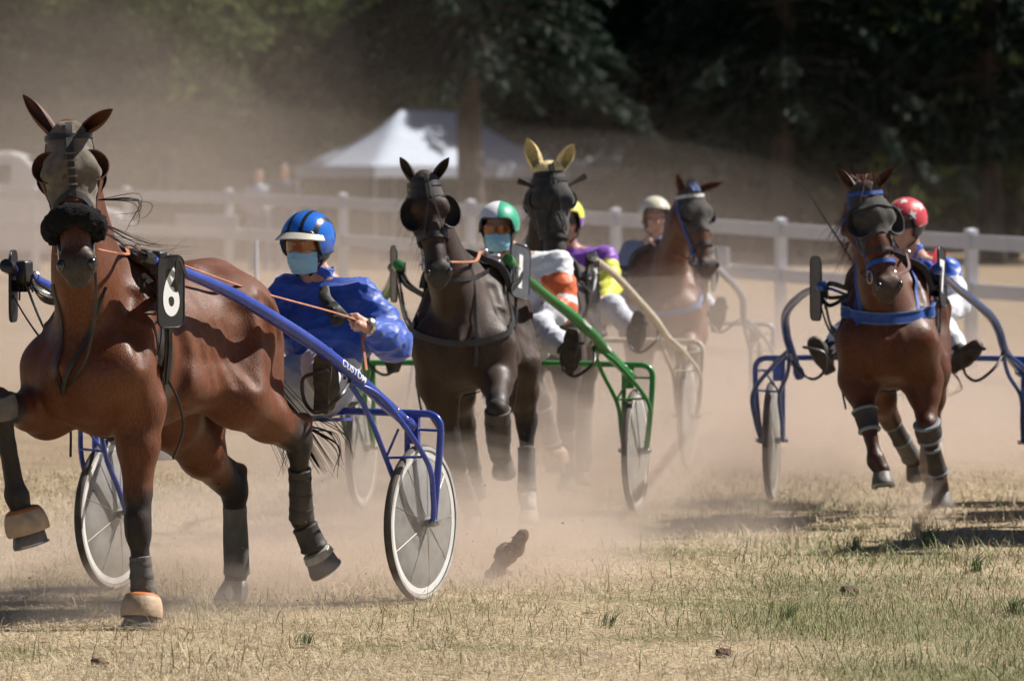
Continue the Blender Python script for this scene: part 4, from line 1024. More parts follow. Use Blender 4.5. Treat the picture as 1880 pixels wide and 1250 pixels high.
def make_driver(sp):
    J = {k: V3(v) for k, v in sp['J'].items()}; h = sp.get('h', .009); sd = sp['seed']
    allp = np.array(list(J.values())); lo = allp.min(0) - .26; hi = allp.max(0) + .26
    # head frame
    yaw, pit = R(sp.get('yaw', 0)), R(sp.get('pitch', -5)); f = V3((math.cos(yaw) * math.cos(pit), math.sin(yaw) * math.cos(pit), math.sin(pit))); l = V3((-math.sin(yaw), math.cos(yaw), 0)); u = np.cross(f, l)
    rl = R(sp.get('roll', 0)); l, u = l * math.cos(rl) + u * math.sin(rl), u * math.cos(rl) - l * math.sin(rl)
    Hc = J['head']; hd = lambda a, b, c: Hc + f * a + l * b + u * c; Rm = np.stack([f, l, u], 1)
    g = Sdf(lo, hi, h)
    g.ell(hd(-.005, 0, .02), (.098, .076, .105), .02, Rm); g.ell(hd(.035, 0, -.055), (.06, .055, .07), .03, Rm)
    g.cone(hd(.09, 0, .015), .012, hd(.112, 0, -.018), .016, .015); g.cone(hd(.07, 0, -.095), .022, hd(.06, 0, -.075), .03, .02)
    g.cone(hd(.09, .02, -.058), .008, hd(.09, -.02, -.058), .008, .008)
    for c in (-1, 1):
        g.ell(hd(.0, .078 * c, -.01), (.022, .012, .034), .01, Rm); g.ell(hd(.075, .035 * c, -.012), (.03, .028, .025), .02, Rm); g.ell(hd(.084, .033 * c, .022), (.012, .016, .010), .006, Rm, sub=True)
        g.cone(hd(.088, .05 * c, .038), .010, hd(.094, .012 * c, .036), .010, .012)
    neck = J['neck']; g.cone(hd(-.02, 0, -.06), .055, neck, .06, .03)
    g.chain([neck, J['chest'], J['pelvis']], [.06, .10, .11], .04, V3((0, 1, 0)), 1.1)
    for c in 'LR':
        g.chain([neck, J['sh' + c], J['el' + c], J['wr' + c]], [.045, .05, .038, .027], .03)
        g.chain([J['pelvis'], J['hip' + c], J['kn' + c], J['an' + c], J['an' + c] * .6 + J['toe' + c] * .4], [.08, .07, .05, .035, .022], .03)
        # hand: a loose fist round the rein
        w = J['wr' + c]; hdv = unit(J['hand' + c] - w) if 'hand' + c in J else unit(w - J['el' + c]); sg = 1 if c == 'L' else -1
        grip = unit(V3((0.1, -sg * .55, .85)) - hdv * (V3((0.1, -sg * .55, .85)) @ hdv))      # from little finger to index
        palmn = np.cross(hdv, grip) * sg; palmn = palmn if palmn @ V3((0, -sg, 0)) > 0 else -palmn   # palms face each other
        g.cone(w, .027, w + hdv * .03, .030, .02); kn = w + hdv * .085
        g.cone(w + hdv * .035 - grip * .018, .021, kn - grip * .022, .019, .012); g.cone(w + hdv * .035 + grip * .014, .022, kn + grip * .024, .019, .012)
        for i, (off, ln) in enumerate(((.033, .036), (.011, .040), (-.011, .037), (-.031, .030))):
            r = .0098 - .0008 * i; a = kn + grip * off - palmn * .006; b = a + hdv * ln * .62 + palmn * ln * .55; d = b + palmn * ln * .55 - hdv * ln * .62; e = d - hdv * ln * .55 - palmn * .006
            g.chain([a, b, d, e], [r + .001, r, r * .95, r * .85], .005)
        tb = w + hdv * .035 + grip * .030 + palmn * .008
        g.chain([tb, tb + hdv * .030 + grip * .016 + palmn * .012, tb + hdv * .052 + grip * .010 + palmn * .030], [.013, .011, .009], .008)
        sp.setdefault('grip', {})[c] = kn + palmn * .02
    V, Q = g.mesh()
    me = mesh_np('person', V, Q); o = link('person', me, sp.get('skin', 'skin')); place(o, sp['frame']); tag(o, sp['label'], 'person', 'sulky drivers')
    # jacket
    ch, pe = J['chest'], J['pelvis']
    g = Sdf(lo, hi, max(h, .0085)); lat = V3((0, 1, 0)); fat = sp.get('fat', 1.0)
    g.cone(pe + V3((-.03, 0, .20)), .140 * fat, ch + V3((0, 0, -.10)), .155 * fat, .05, lat, 1.18); g.cone(ch + V3((0, 0, -.10)), .165 * fat, ch + V3((-.01, 0, .02)), .115 * fat, .06, lat, 1.3)
    g.cone(J['shL'], .075, J['shR'], .075, .05); g.cone(ch, .09, neck + V3((0, 0, -.03)), .066, .04); g.cone(neck + V3((0, 0, -.05)), .070, neck + V3((.012, 0, .045)), .066, .015)
    for c in 'LR':
        s_, e_, w_ = J['sh' + c], J['el' + c], J['wr' + c]; pf = sp.get('puff', 1.0); m_ = s_ + (e_ - s_) * .55; m2 = e_ + (w_ - e_) * .45
        g.chain([s_, m_, e_, m2, w_ - unit(w_ - e_) * .03, w_ + unit(w_ - e_) * .005], [.078, .082 * pf, .078 * pf, .070 * pf, .045, .036], .03)
    g.cone(neck + V3((.015, 0, .14)), .054, neck + V3((.01, 0, .055)), .052, .006, sub=True)
    def cls(c):
        k = np.zeros(len(c), int); fn = sp.get('jacket_cls'); return fn(c, J) if fn else k
    cloth('jacket', g, sp['jacket'], o, .0065 * sp.get('fold', 1), sd, cls)
    # breeches
    g = Sdf(lo, hi, max(h, .009))
    g.cone(pe + V3((-.04, 0, .10)), .14 * fat, pe + V3((.05, 0, -.01)), .14 * fat, .05, lat, 1.2)
    for c in 'LR':
        k_, a_ = J['kn' + c], J['an' + c]
        g.chain([J['hip' + c], (J['hip' + c] + k_) / 2 + V3((0, 0, .01)), k_, k_ + (a_ - k_) * .5, k_ + (a_ - k_) * .85], [.105, .095, .078, .068, .056], .04)
    cloth('breeches', g, sp.get('breeches', 'breeches'), o, .006, sd + 1)
    # boots: foot stands on its stirrup, sole to the front
    for c in 'LR':
        a_, t_ = J['an' + c], J['toe' + c]; k_ = J['kn' + c]; up = unit(t_ - a_); fr = V3(sp.get('sole_dir', (1, 0, .05))); fr = unit(fr - up * (fr @ up)); sdv = np.cross(up, fr)
        lo2 = np.minimum(np.minimum(a_, t_), k_ + (a_ - k_) * .6) - .13; hi2 = np.maximum(np.maximum(a_, t_), k_ + (a_ - k_) * .6) + .13
        g = Sdf(lo2, hi2, .0075)
        L = np.linalg.norm(t_ - a_); heel = a_ - up * .055; g.chain([heel + fr * .01, a_ + up * .07 + fr * .012, a_ + up * (L - .03) + fr * .022], [.040, .042, .040], .03, sdv, 1.05)
        g.cone(a_, .05, k_ + (a_ - k_) * .72, .058, .03); g.cone(a_ + up * .02 - fr * .0, .045, a_ + up * .10 + fr * .005, .036, .03)
        bo = cloth('boot', g, 'shoe', o, .001, sd)
        # sole plate with tread bars
        base = a_ + fr * .058; prof = [(-.085, .030), (-.07, .038), (-.03, .037), (.03, .034), (.08, .043), (.13, .046), (.17, .040), (.20, .024)]; k = (L + .02) / .20; P = []
        P = [(x * (k if x > 0 else 1), w) for x, w in prof]; Vs = []; n = len(P)
        for z in (-.012, .006):
            Vs += [base + up * x + sdv * w + fr * z for x, w in P] + [base + up * x - sdv * w + fr * z for x, w in P[::-1]]
        m2 = 2 * n; so = MB().add(Vs, [tuple(range(m2))[::-1], tuple(range(m2, 2 * m2))] + [(i, (i + 1) % m2, m2 + (i + 1) % m2, m2 + i) for i in range(m2)]).build('sole', 'sole', bo, bevel=.004)
        for i, x in enumerate((-.06, -.04, .06, .085, .11, .135)):
            MB().add(*tube_geo(np.array([base + up * x * (k if x > 0 else 1) + sdv * .03 * t + fr * .007 + up * .008 * (1 - t * t) for t in np.linspace(-1, 1, 7)]), .0035, 5)).build('tread', 'sole', so)
    # helmet shell
    rx, ry, rz = sp.get('hr', (.142, .120, .128)); hz = .035
    def lim(az):     # lower edge: high at the brow, low round the ears and neck
        fr_ = .5 + .5 * math.cos(az); return R(2 + 20 * sstep(.72, .9, fr_) - sp.get('ear_drop', 34) * (1 - sstep(.70, .86, fr_)))
    def shell(k):
        def fn(az, t):
            e = R(89.5) + (lim(az) - R(89.5)) * t; d = V3((math.cos(e) * math.cos(az), math.cos(e) * math.sin(az), math.sin(e))); p = V3((rx, ry, rz)) * d * k
            return hd(*(p + V3((-.012, 0, hz)))), Rm @ d
        return fn
    Vh, Fh = patch(shell(1), np.linspace(-math.pi, math.pi, 145), np.linspace(0, 1, 40), .010)
    he = MB().add(Vh, Fh).build('helmet', sp['helmet'], o)
    if sp.get('helm_cls'):
        me = he.data; cc = np.array([p.center for p in me.polygons]); q = (cc - Hc) @ Rm; me.polygons.foreach_set('material_index', sp['helm_cls'](q).astype(np.int32)); me.update()
    edge = [shell(1.0)(az, 1.0)[0] for az in np.linspace(-math.pi, math.pi, 60, endpoint=False)]
    MB().add(*tube_geo(np.array(edge), .0055, 6, True)).build('helmet_rim', 'helm_black', he)
    if sp.get('ear_shell', True):
        def fn(az, t):
            e = R(4 - 48 * t); d = V3((math.cos(e) * math.cos(az), math.cos(e) * math.sin(az), math.sin(e))); p = V3((rx, ry, rz)) * d * (.965 - .05 * t); return hd(*(p + V3((-.012, 0, hz - .02 * t)))), Rm @ d
        MB().add(*patch(fn, np.linspace(R(58), R(302), 40), np.linspace(0, 1, 8), .012)).build('ear_guard', 'helm_black', he)
    if sp.get('visor'):
        def fn(az, t):
            p = V3((rx * math.cos(az), ry * math.sin(az), 0)) * (1.0 + .28 * t * math.cos(az) ** .8) + V3((-.012, 0, hz + .052 - .022 * t - .05 * math.sin(az) ** 2 * .6)); return hd(*p), u
        MB().add(*patch(fn, np.linspace(R(-66), R(66), 25), np.linspace(0, 1, 6), .005)).build('visor', sp['visor'], he)
    for st in sp.get('stars', []):      # print on the helmet cover
        az, el, r = st; S2, F2 = star_geo(r); b = []
        for x, y in S2:
            e = R(el) + y / rz; a = R(az) + x / (ry * max(.3, math.cos(R(el)))); d = V3((math.cos(e) * math.cos(a), math.cos(e) * math.sin(a), math.sin(e))); b.append(hd(*(V3((rx, ry, rz)) * d * 1.012 + V3((-.012, 0, hz)))))
        MB().add(b, F2).build('helmet_star', 'white_print', he)
    # goggles and mask
    if sp.get('goggles', True):
        def fn(az, t):
            d = V3((math.cos(az), math.sin(az), 0)); p = V3((.118, .092, 0)) * d + V3((0, 0, .040 - .044 * t + (.014 * math.exp(-(az / .16) ** 2) if t > .6 else 0))); return hd(*p), Rm @ d
        go = MB().add(*patch(fn, np.linspace(R(-62), R(62), 26), np.linspace(0, 1, 8), .004)).build('goggles', sp.get('lens', 'goggle'), o)
        def fn2(az, t):
            d = V3((math.cos(az), math.sin(az), 0)); p = V3((.125, .104, 0)) * d + V3((-.005, 0, .042 - .030 * t)); return hd(*p), Rm @ d
        for a0, a1 in ((60, 120), (-120, -60)): MB().add(*patch(fn2, np.linspace(R(a0), R(a1), 12), (0, 1), .004)).build('goggle_strap', 'helm_black', go)
    if sp.get('mask', True):
        def fn(az, t):
            d = V3((math.cos(az), math.sin(az), 0)); bl = math.sin(math.pi * min(1, t * 1.05)) * .022 * math.cos(az) ** 2; r0 = V3((.112 + bl + .012 * math.exp(-(az / .3) ** 2) * (1 - t), .080 + bl * .3, 0)) * (1 - .16 * t * t)
            p = r0 * d + V3((.008, 0, -.012 + .010 * math.exp(-(az / .22) ** 2) * (1 - t) - .098 * t)); p += V3((0.0025 * math.sin(t * 28), 0, 0)); return hd(*p), Rm @ d
        MB().add(*patch(fn, np.linspace(R(-70), R(70), 24), np.linspace(0, 1, 18), .003)).build('face_mask', 'mask', o)
    for c in (-1, 1):
        tube('chin_strap', [hd(.0, .085 * c, -.03), hd(.03, .072 * c, -.085), hd(.058, .03 * c, -.125)], .006, 'helm_black', he, 6)
    for fnx in sp.get('extra', []): fnx(o, J, hd, Rm)
    return o

def std(cy=0, dz=0, headx=0.):
    """driver leaning back, knees apart, feet up on the shafts"""
    J = dict(pelvis=(-.06, cy, .955), chest=(-.13, cy, 1.32), neck=(-.10, cy, 1.43), head=(-.03, cy, 1.615), shL=(-.11, cy + .175, 1.375), shR=(-.11, cy - .175, 1.375),
             elL=(-.02, cy + .27, 1.16), elR=(-.02, cy - .27, 1.16), wrL=(.22, cy + .15, 1.17), wrR=(.22, cy - .15, 1.17),
             hipL=(.0, cy + .11, .94), hipR=(.0, cy - .11, .94), knL=(.36, cy + .28, 1.10), knR=(.36, cy - .28, 1.10), anL=(.53, .56, .93), anR=(.53, -.50, .93), toeL=(.58, .60, 1.09), toeR=(.58, -.54, 1.09))
    return J
def arm_zone(c, J, side):
    s_, e_, w_ = J['sh' + side], J['el' + side], J['wr' + side]
    d1 = seg_dist(c, s_, e_); d2 = seg_dist(c, e_, w_); t1 = np.clip(((c - s_) @ (e_ - s_)) / ((e_ - s_) @ (e_ - s_)), 0, 1); t2 = np.clip(((c - e_) @ (w_ - e_)) / ((w_ - e_) @ (w_ - e_)), 0, 1)
    t = np.where(d1 < d2, t1, 1 + t2); return np.minimum(d1, d2), t

JA = std(.22); JA.update(pelvis=(-.05, .25, .955), chest=(-.12, .27, 1.30), neck=(-.10, .24, 1.42), head=(-.04, .195, 1.585), shL=(-.10, .44, 1.365), shR=(-.10, .075, 1.385),
    elL=(-.10, .60, 1.15), elR=(-.02, -.08, 1.20), wrL=(.17, .615, 1.225), wrR=(.28, .0, 1.32), handL=(.30, .575, 1.28), handR=(.40, .03, 1.36), hipL=(.0, .34, .95), hipR=(.0, .14, .95), knL=(.36, .46, 1.07), knR=(.36, -.02, 1.10),
    anL=(.54, .590, .955), anR=(.55, -.5, .95), toeL=(.585, .618, 1.125), toeR=(.60, -.53, 1.14))
def xA(o, J, hd, Rm):
    w = V3(J['wrL']); d = unit(V3(J['handL']) - w); ring = [w + d * .012 + .036 * (math.cos(a) * unit(np.cross(d, (0, 0, 1))) + math.sin(a) * unit(np.cross(d, np.cross(d, (0, 0, 1))))) for a in np.linspace(0, 2 * math.pi, 24, endpoint=False)]
    wt = MB().add(*strap_geo(ring, [p - (w + d * .012) for p in ring], .02, .004, True)).build('watch', 'gold', o)
    MB().add(*lathe_geo([(0, .021), (.008, .021), (.011, .017)], w + d * .012 + V3((0.015, .025, .022)), V3((.35, .7, .55)), 18)).build('watch_face', 'gold', wt)
    # dark scarf end across the chest
    ch = V3(J['chest']); P = [ch + V3(q) for q in ((.10, .02, .10), (.165, .06, .05), (.20, .12, .0), (.215, .17, -.05))]
    Vs, Fs = tube_geo(smooth_path(P, 8), np.linspace(.022, .045, 25), 12, squash=.45, up=(1, .3, .3)); Vs = V3(Vs); Vs += (.008 * snoise(Vs, 60, 2))[:, None] * V3((1, .3, .2)); MB().add(Vs, Fs).build('scarf', 'shoe', o)
DA = make_driver(dict(J=JA, frame=SF['A'], seed=1, h=.0065, label='person in royal blue jacket, striped blue helmet and face mask driving the front sulky', jacket=['nylon_blue'], helmet=['helm_blue', 'helm_black'],
    helm_cls=lambda q: ((np.abs(np.abs(q[:, 1]) - .032) < .0085) | (np.abs(np.abs(q[:, 1]) - .088) < .008)) & (q[:, 2] > .045), visor='visor', yaw=-2, pitch=-9, fold=1.1, puff=1.12, fat=1.06, extra=[xA], sole_dir=(1, .05, .05)))
JB = std(.05); JB.update(head=(-.02, -.02, 1.605), neck=(-.09, .04, 1.43), chest=(-.13, .11, 1.32), shL=(-.10, .285, 1.395), shR=(-.10, -.10, 1.37), elL=(.0, .325, 1.16), wrL=(.24, .25, 1.085), wrR=(.22, -.14, 1.13), knL=(.36, .27, 1.06), anL=(.52, .535, .905), toeL=(.575, .565, 1.06), anR=(.52, -.5, .9), toeR=(.575, -.53, 1.06))
for _k in JB: JB[_k] = (JB[_k][0], JB[_k][1] + (0 if _k[:2] in ('an', 'to') else .02 if _k == 'head' else .05), JB[_k][2] + (.015 if _k[:2] in ('sh', 'ne', 'ch') else 0))
def clsB(c, J):
    k = np.zeros(len(c), int)
    for sd in 'LR':
        d, t = arm_zone(c, J, sd); k = np.where((d < .115) & (t > .30) & (t < .80), 1, k); k = np.where((d < .115) & (t > .98) & (t < 1.30), 1, k)
    k = np.where((np.linalg.norm(c - V3(J['neck']), axis=1) < .085) & (c[:, 1] > J['neck'][1] + .02), 2, k); return k
DB = make_driver(dict(J=JB, frame=SF['B'], seed=2, label='person in white jacket with orange sleeve bands and green and white helmet', jacket=['nylon_white', 'nylon_orange', 'nylon_green'], jacket_cls=clsB, helmet=['nylon_white', 'nylon_green'],
    helm_cls=lambda q: (q[:, 1] > .012), yaw=2, pitch=-8, ear_drop=22, puff=1.1))
JC = std(-.07); JC.update(anL=(.52, .49, .89), toeL=(.575, .515, 1.05), elL=(-.0, .225, 1.19), shL=(-.10, .18, 1.385), wrL=(.22, .22, 1.12), anR=(.52, -.42, .89), toeR=(.575, -.44, 1.05), knL=(.36, .30, 1.07))
def clsC(c, J):
    k = np.zeros(len(c), int)
    for sd in 'LR': d, t = arm_zone(c, J, sd); k = np.where((d < .115) & (t > .22), 1, k)
    return k
DC = make_driver(dict(J=JC, frame=SF['C'], seed=3, h=.0105, label='person in purple jacket with yellow sleeves, half hidden by the black horse', jacket=['nylon_purple', 'nylon_yellow'], jacket_cls=clsC, helmet=['nylon_yellow', 'nylon_purple'], helm_cls=lambda q: q[:, 2] < .035, yaw=4, pitch=-6, mask=False, lens='helm_black'))
JD = std(-.03); JD.update(anL=(.52, .44, .89), toeL=(.575, .47, 1.05), anR=(.52, -.42, .89), toeR=(.575, -.45, 1.05))
DD = make_driver(dict(J=JD, frame=SF['D'], seed=4, h=.0105, label='person in faded blue jacket and plain cream helmet, farthest back', jacket=['nylon_sky'], helmet=['helm_cream'], yaw=10, pitch=-6, goggles=False, mask=False))
JE = std(.06); JE.update(head=(-.02, .015, 1.625), neck=(-.09, .05, 1.44), chest=(-.13, .08, 1.30), shL=(-.10, .25, 1.36), shR=(-.10, -.10, 1.36), elL=(-.02, .315, 1.15), wrL=(.22, .22, 1.10), wrR=(.22, -.12, 1.14), knL=(.34, .26, 1.02), hipL=(.0, .17, .93), hipR=(.0, -.05, .93), anL=(.50, .40, .86), toeL=(.575, .505, .955), anR=(.50, -.42, .86), toeR=(.575, -.48, .98))
def clsE(c, J):
    k = np.zeros(len(c), int)
    for sd in 'LR': d, t = arm_zone(c, J, sd); k = np.where((d < .115) & (t > .32), 1, k)
    return k
def xE(o, J, hd, Rm):
    for sd, ang in (('L', 1), ('R', -1)):
        s0 = V3(J['sh' + sd]) * .68 + V3(J['neck']) * .32; S2, F2 = star_geo(.075); N = unit((.72, .18 * ang, .62)); rt = unit(np.cross((0, 0, 1), N)); up = np.cross(N, rt)
        MB().add([s0 + rt * x + up * y + N * (.094 - 2.2 * (x * x + y * y)) for x, y in S2], F2).build('jacket_star', 'nylon_red', o)
DE = make_driver(dict(J=JE, frame=SF['E'], seed=5, label='person in red starred helmet and blue jacket with white sleeves at right', jacket=['nylon_bright', 'nylon_white'], jacket_cls=clsE, helmet=['nylon_red'], stars=[(8, 32, .036), (52, 18, .034), (-40, 30, .034), (95, 36, .034), (30, 66, .03)],
    yaw=-24, pitch=-10, mask=False, goggles=True, lens='helm_black', ear_drop=20, breeches='nylon_white', extra=[xE]))

# ---------------------------------------------------------------- reins (run from the bit through the saddle ring to the driver's hands) and the whip
def to_local(o, fr, p):     # from a sulky frame into a horse frame
    def w(fr, p): (x, y), th = fr; t = R(th); return V3((x - math.sin(t) * p[0] + math.cos(t) * p[1], y - math.cos(t) * p[0] - math.sin(t) * p[1], p[2]))
    q = w(fr, p); (x, y), th = o; t = R(th); d = q - V3((x, y, 0)); return V3((-math.sin(t) * d[0] - math.cos(t) * d[1], math.cos(t) * d[0] - math.sin(t) * d[1], q[2]))
GR = {}
def reins(H, k, J, m):
    for c, sd in ((1, 'L'), (-1, 'R')):
        bit = H['hp'](.475, -.06, .085 * c); ter = H['cast']((.30 * H['s'], 0, 1.3 * H['s']), (0, .35 * c, 1), .05)
        w = V3(J['wr' + sd]); hv = V3(J.get('hand' + sd, w + (w - V3(J['el' + sd])) * .3)); hnd = to_local(FR[k], SF[k], w + unit(hv - w) * .09)
        P = [bit, bit * .5 + ter * .5 + V3((0, .04 * c, -.02)), ter, ter * .5 + hnd * .5 + V3((0, 0, -.015)), hnd, hnd + V3((-.05, 0, -.10)), hnd + V3((-.03, .03 * c, -.22))]
        Q = smooth_path(P, 10); MB().add(*strap_geo(Q, [V3((0, c * .5, .8))] * len(Q), .017, .0035)).build('rein', m, H['o'])
for H, k, J, m in ((HA, 'A', JA, 'rein'), (HB, 'B', JB, 'rein'), (HC, 'C', JC, 'rein_dark'), (HD, 'D', JD, 'rein'), (HE, 'E', JE, 'rein_dark')): reins(H, k, J, m)
wp = MB().add(*tube_geo(smooth_path([(.30, -.13, 1.16), (.42, -.26, 1.42), (.5, -.42, 1.68), (.52, -.52, 1.83), (.50, -.66, 1.94)], 8), np.linspace(.009, .0022, 33), 6)).build('driving_whip', 'helm_black')
place(wp, SF['E']); tag(wp, 'thin black driving whip held up beside the red helmet', 'whip')
# ---------------------------------------------------------------- tangle of tugs, rings and traces where each shaft tip is tied to the saddle
def tackle(H, k, tips, seed, blue=False):
    r = np.random.default_rng(seed)
    for c, tip in ((1, tips[0]), (-1, tips[1])):
        t = to_local(FR[k], SF[k], tip)
        pad = H['cast']((.30 * H['s'], 0, 1.26 * H['s']), (0, c, .45), .012); gir = H['cast']((.30 * H['s'], 0, 1.1 * H['s']), (0, c, -.25), .012)
        tt = t + V3((-.12, 0, -.02))
        for i in range(6):
            a = (pad, gir, pad)[i % 3] + r.normal(0, .025, 3) * V3((1, .2, 1)); b = tt + r.normal(0, .03, 3); md = (a + b) / 2 + V3((r.normal(0, .05), c * .03, r.normal(-.03, .03)))
            Q = smooth_path([a, md, b, b + V3((r.normal(0, .04), 0, -.07))], 5); MB().add(*strap_geo(Q, [V3((.4, c, .1))] * len(Q), r.uniform(.014, .03), .006)).build('tug_strap', 'blue_web' if blue and i == 2 else 'leather', H['o'])
        for i in range(3): ring_tube(tt + r.normal(0, .03, 3), r.normal(size=3), .02, .004, 'metal', 'buckle', H['o'], 14)
        MB().add(*box_geo(tt + V3((.02, -.01 * c, .0)), (.07, .05, .10))).build('quick_hitch', 'leather', H['o'], bevel=.01)
        # cord hanging below the saddle
        q = gir + V3((0, .01 * c, 0)); tube('side_cord', [q, q + V3((-.04, c * .03, -.10)), q + V3((-.07, c * .03, -.22)), q + V3((-.03, c * .005, -.34))], .006, 'leather', H['o'], 6)
tackle(HA, 'A', ((1.90, .44, 1.555), (1.78, -.30, 1.51)), 1); tackle(HB, 'B', ((1.78, .45, 1.45), (1.75, -.18, 1.42)), 2); tackle(HC, 'C', ((2.4, .5, 1.42), (2.4, -.12, 1.42)), 3)
tackle(HD, 'D', ((2.45, .42, 1.33), (2.45, -.42, 1.33)), 4); tackle(HE, 'E', ((2.12, .375, 1.39), (2.1, -.27, 1.30)), 5, True)
# ---------------------------------------------------------------- terrain and grass
def ground_z(x, y): return .5 * sstep(42, 78, y) * (1 - sstep(85, 118, y))
def nlink(l, a, b): l.new(a, b)
def ground_mat():
    m = bpy.data.materials.new('dry grass ground'); m.use_nodes = True; n = m.node_tree.nodes; l = m.node_tree.links; b = n['Principled BSDF']
    b.inputs['Roughness'].default_value = .95; b.inputs['Specular IOR Level'].default_value = .1
    tc = n.new('ShaderNodeTexCoord')
    def noise(s, d=6, st=None):
        q = n.new('ShaderNodeTexNoise'); q.inputs['Scale'].default_value = s; q.inputs['Detail'].default_value = min(d, 4)
        if st:
            mp = n.new('ShaderNodeMapping'); mp.inputs['Scale'].default_value = st; l.new(tc.outputs['Object'], mp.inputs[0]); l.new(mp.outputs[0], q.inputs['Vector'])
        else: l.new(tc.outputs['Object'], q.inputs['Vector'])
        return q.outputs['Fac']
    def ramp(f, a, b_):
        q = n.new('ShaderNodeMapRange'); q.interpolation_type = 'SMOOTHSTEP'; q.inputs[1].default_value = a; q.inputs[2].default_value = b_; l.new(f, q.inputs[0]); return q.outputs[0]
    def mix(f, c1, c2):
        q = n.new('ShaderNodeMix'); q.data_type = 'RGBA'; l.new(f, q.inputs[0])
        for i, c in ((6, c1), (7, c2)):
            if isinstance(c, tuple): q.inputs[i].default_value = (*c, 1)
            else: l.new(c, q.inputs[i])
        return q.outputs[2]
    c = mix(ramp(noise(34, 8), .35, .65), (.29, .22, .14), (.50, .405, .26))
    c = mix(ramp(noise(1.1, 5), .52, .66), c, (.30, .22, .15))          # bare soil
    c = mix(ramp(noise(.55, 6), .50, .68), c, mix(ramp(noise(20, 6), .4, .6), (.12, .12, .045), (.22, .21, .09)))
    c = mix(ramp(noise(7, 4), .66, .74), c, (.09, .06, .04))            # hoof scuffs
    sx = n.new('ShaderNodeSeparateXYZ'); l.new(tc.outputs['Object'], sx.inputs[0])
    tr = n.new('ShaderNodeMapRange'); tr.inputs[1].default_value = 31; tr.inputs[2].default_value = 37; l.new(sx.outputs[1], tr.inputs[0])
    c = mix(tr.outputs[0], c, mix(ramp(noise(3, 6), .3, .7), (.25, .185, .125), (.33, .255, .17)))   # the worn dirt of the track
    l.new(c, b.inputs['Base Color'])
    bp = n.new('ShaderNodeBump'); bp.inputs['Distance'].default_value = .03; l.new(noise(28, 8), bp.inputs['Height']); l.new(bp.outputs[0], b.inputs['Normal'])
    return m
xs = np.unique(np.r_[np.linspace(-250, -14, 14), np.linspace(-14, 14, 60), np.linspace(14, 250, 14)]); ys = np.unique(np.r_[np.linspace(-30, 18, 8), np.linspace(18, 44, 120), np.linspace(44, 130, 40), np.linspace(130, 700, 12)])
GX, GY = np.meshgrid(xs, ys, indexing='ij'); P0 = np.stack([GX.ravel(), GY.ravel(), np.zeros(GX.size)], 1)
P0[:, 2] = ground_z(P0[:, 0], P0[:, 1]) + np.where(P0[:, 1] < 60, .008 * snoise(P0, 2.4, 3), 0) - .006
ni, nj = len(xs), len(ys); idx = np.arange(ni * nj).reshape(ni, nj)
Q0 = np.stack([idx[:-1, :-1], idx[1:, :-1], idx[1:, 1:], idx[:-1, 1:]], -1).reshape(-1, 4)
gr = link('ground', mesh_np('ground', P0, Q0), ground_mat()); tag(gr, kind='structure')

def blades(name, n, d0, d1, spread, ln, wd, lie, green, seed, label):
    r = np.random.default_rng(seed); u = r.uniform(size=n); d = np.sqrt(d0 ** 2 + (d1 ** 2 - d0 ** 2) * u); x = r.uniform(-1, 1, n) * d * spread
    P = np.stack([x, d, np.zeros(n)], 1)
    dens = snoise(P, 1.6, 5) * .6 + snoise(P, 4.5, 6) * .5; gre = snoise(P, .8, 8) * .6 + snoise(P, 2.2, 9) * .4 + .32 * (x / (d * spread)) - .10 * (d - 23) / 4 + green
    keep = dens + r.uniform(-.9, .9, n) > -.35; P, gre = P[keep], gre[keep]; n = len(P)
    isg = gre + r.normal(0, .25, n) > .42
    L = ln * r.uniform(.45, 1.5, n) * np.where(isg, 1.0, .95); W = wd * r.uniform(.6, 1.3, n)
    az = r.uniform(0, 2 * np.pi, n); el = np.where(r.uniform(size=n) < (lie - .35 * isg), r.uniform(.0, .35, n), r.uniform(.5, 1.35, n))
    dr = np.stack([np.cos(az) * np.cos(el), np.sin(az) * np.cos(el), np.sin(el)], 1); sd = np.stack([-np.sin(az), np.cos(az), r.uniform(-.4, .4, n)], 1)
    z0 = np.stack([np.zeros(n), np.zeros(n), r.uniform(-.004, .012, n)], 1); droop = np.stack([np.cos(az) * .35, np.sin(az) * .35, -.25 * np.ones(n)], 1)
    a = P + z0; b = a + dr * L[:, None] * .55; c = b + (dr + droop) * L[:, None] * .45; c[:, 2] = np.maximum(c[:, 2], .003)
    V = np.stack([a - sd * W[:, None], a + sd * W[:, None], b + sd * W[:, None] * .8, b - sd * W[:, None] * .8, c], 1).reshape(-1, 3)
    i = np.arange(n)[:, None] * 5; T = np.concatenate([i + [0, 1, 2], i + [0, 2, 3], i + [3, 2, 4]], 0)
    me = mesh_np(name, V, T, smooth=False)
    t = r.uniform(size=(n, 1)); cs = V3((.62, .52, .355)) * t + V3((.40, .315, .205)) * (1 - t); cg = V3((.19, .22, .085)) * t + V3((.29, .29, .15)) * (1 - t)
    C = np.where(isg[:, None], cg, cs) * r.uniform(.75, 1.2, (n, 1)); set_col(me, np.repeat(np.clip(C, 0, 1), 5, axis=0))
    o = link(name, me, M['grass']); tag(o, label, 'grass', kind='stuff'); return o
M['grass'] = mat('dry grass blades', (.4, .3, .17), .7, spec=.25, attr='tone', var=.15, vscale=3)
blades('dry_grass', 150000, 20.3, 26.5, .105, .050, .0013, .82, .11, 11, 'short dry straw coloured grass in the foreground')
blades('trampled_grass', 70000, 26.5, 36, .105, .060, .0024, .74, -.12, 12, 'trampled dry grass under the horses and sulkies')
blades('green_grass', 2600, 20.8, 31, .10, .10, .0022, .12, .75, 13, 'sparse green grass blades among the straw')

